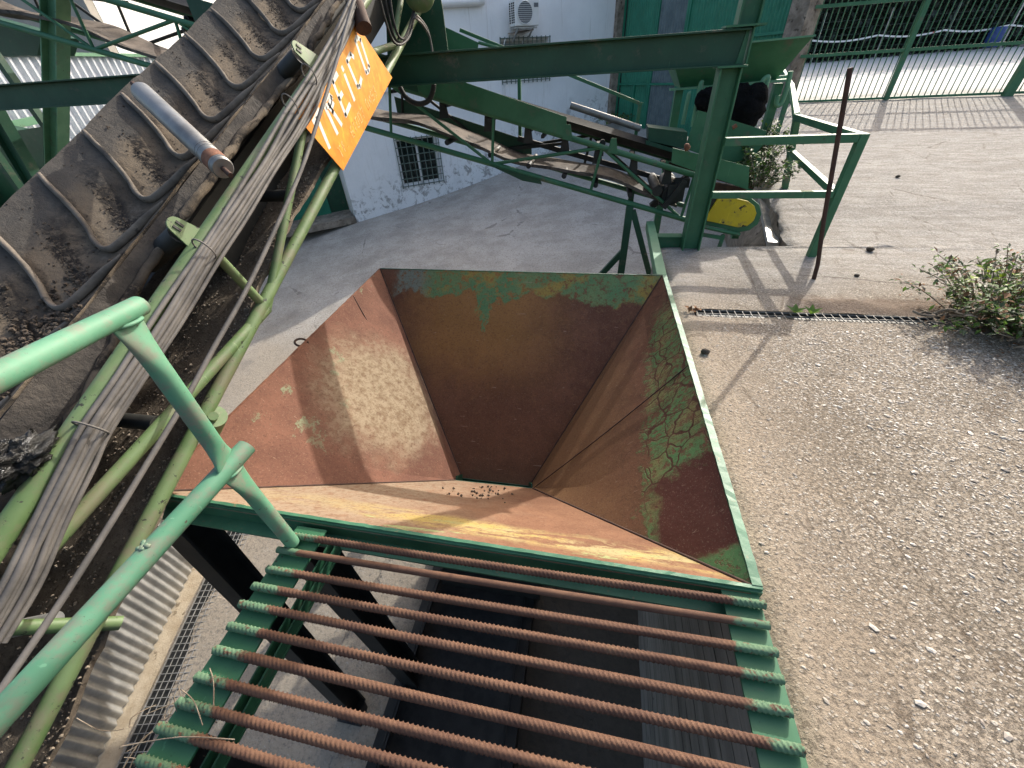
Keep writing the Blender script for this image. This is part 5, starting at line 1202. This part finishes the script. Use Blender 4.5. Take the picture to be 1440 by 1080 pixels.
# dry twigs beside the screen
tw = MB(); r = random.Random(21)
for k in range(22):
    p = Zp(r.uniform(170, 300), r.uniform(1000, 1075), -1.42); q = [p]; d = V((r.gauss(0, 1), r.gauss(0, 1), r.gauss(.1, .4))).normalized()
    for i in range(4): d = (d+V((r.gauss(0, .35), r.gauss(0, .35), r.gauss(0, .25)))).normalized(); q.append(q[-1]+d*r.uniform(.02, .045))
    tw.tube(cat(q, 3), .0013, 4)
for (ax, ay, bx_, by_) in ((295, 940, 300, 1000), (170, 1050, 330, 1040), (285, 1020, 255, 970)):
    a, b = Zp(ax, ay, -1.30), Zp(bx_, by_, -1.30); tw.tube(cat([a, a.lerp(b, .5)+V((.01, .01, .02)), b], 4), .0016, 4)
solo('dry_twigs', tw, M['twig'], 'thin dry weed stalks caught on the near left end of the rebar screen', 'twigs', loc=Zp(240, 1040, -1.4))
for k, (px, py, rr_, lab) in enumerate(((991, 497, .022, 'small dark stone on the yard near the hopper rim'), (1223, 353, .026, 'dark stone on the yard right of the corner railing'), (1204, 389, .016, 'tiny dark pebble on the yard right of the steel rod'), (1252, 270, .02, 'dark pebble on the far yard behind the railing'))):
    p = Zp(px, py, yard_z(0, 3.5)); p.z = yard_z(p.x, p.y); mb = MB(); mb.blob(p+V((0, 0, rr_*.6)), rr_, (1.2, 1, .75), 8, 6, .2); solo('stray_stone', mb, M['soil'], lab, 'stone', 'stray stones on the yard', p)
# exposed pebbles set in the near concrete
r = random.Random(31)
M['pebble'] = leafmat('pebble', (.24, .20, .16), (.56, .51, .44), 0)
mb = MB()
for k in range(20000):
    x = .68+3.1*r.random()**.95; y = r.uniform(-.15, 2.55)
    dens = min(1, max(.14, (x-.75)/.9))*(.45+.9*max(0, min(1, .5+fbm(x, y, 1.1))))
    if r.random() > dens: continue
    s = r.choice((.003, .0035, .004, .005, .006, .008)) if r.random() > .02 else .013
    mb.blob((x, y, -1.4+fbm(x, y, 2.2)*.007+fbm(x, y, 9)*.003+s*.05), s, (1.3, .75, .40), 5, 3, .25, r.gauss(R(-35), .6), smooth=False)
solo('gravel', mb, M['pebble'], 'pale pebbles exposed in the near concrete of the yard', 'gravel', kind='stuff')
# crumbs on the sunny hopper wall
mb = MB()
for k in range(46):
    f = r.gauss(.52, .10); q = r.uniform(.55, .92); p = FL.lerp(FR_, f).lerp(bFL.lerp(bFR, f), q); s = r.uniform(.003, .009); mb.blob(p+V((0, .004, .004)), s, n=5, m=4, jit=.35, smooth=False)
solo('hopper_crumbs', mb, M['soil'], 'dark crumbs of soil lying on the sunny front wall inside the hopper', 'crumbs', kind='stuff')

# ------------------------------------------------------------------ light, sky, camera
SUN = V((.376, .771, .515)).normalized()
sd = bpy.data.lights.new('sun', 'SUN'); sd.energy = 2.75; sd.angle = R(.5); sd.color = (1, .95, .87)
so = bpy.data.objects.new('sun', sd); so.rotation_euler = (-SUN).to_track_quat('-Z', 'Y').to_euler(); col.objects.link(so); so.location = SUN*40
w = bpy.data.worlds.new('World'); sc.world = w; w.use_nodes = True; nt = w.node_tree
sky = nt.nodes.new('ShaderNodeTexSky'); sky.sky_type = 'NISHITA'; sky.sun_disc = False; sky.sun_elevation = math.asin(SUN.z); sky.sun_rotation = math.atan2(SUN.x, SUN.y); sky.air_density = 1.0; sky.dust_density = 5.0; sky.ozone_density = .3
nt.links.new(sky.outputs[0], nt.nodes['Background'].inputs[0]); nt.nodes['Background'].inputs[1].default_value = .15
cd = bpy.data.cameras.new('camera'); co = bpy.data.objects.new('camera', cd); col.objects.link(co); sc.camera = co
cd.sensor_fit = 'HORIZONTAL'; cd.sensor_width = 36; cd.lens = F*36/1440; cd.clip_start = .02; cd.clip_end = 500
co.matrix_world = Matrix(((RT2.x, UP2.x, -FW.x, 0), (RT2.y, UP2.y, -FW.y, 0), (RT2.z, UP2.z, -FW.z, 0), (0, 0, 0, 1)))
sc.view_settings.view_transform = 'Standard'; sc.view_settings.look = 'None'; sc.view_settings.exposure = 1.05; sc.view_settings.gamma = 1
sc.cycles.max_bounces = 8
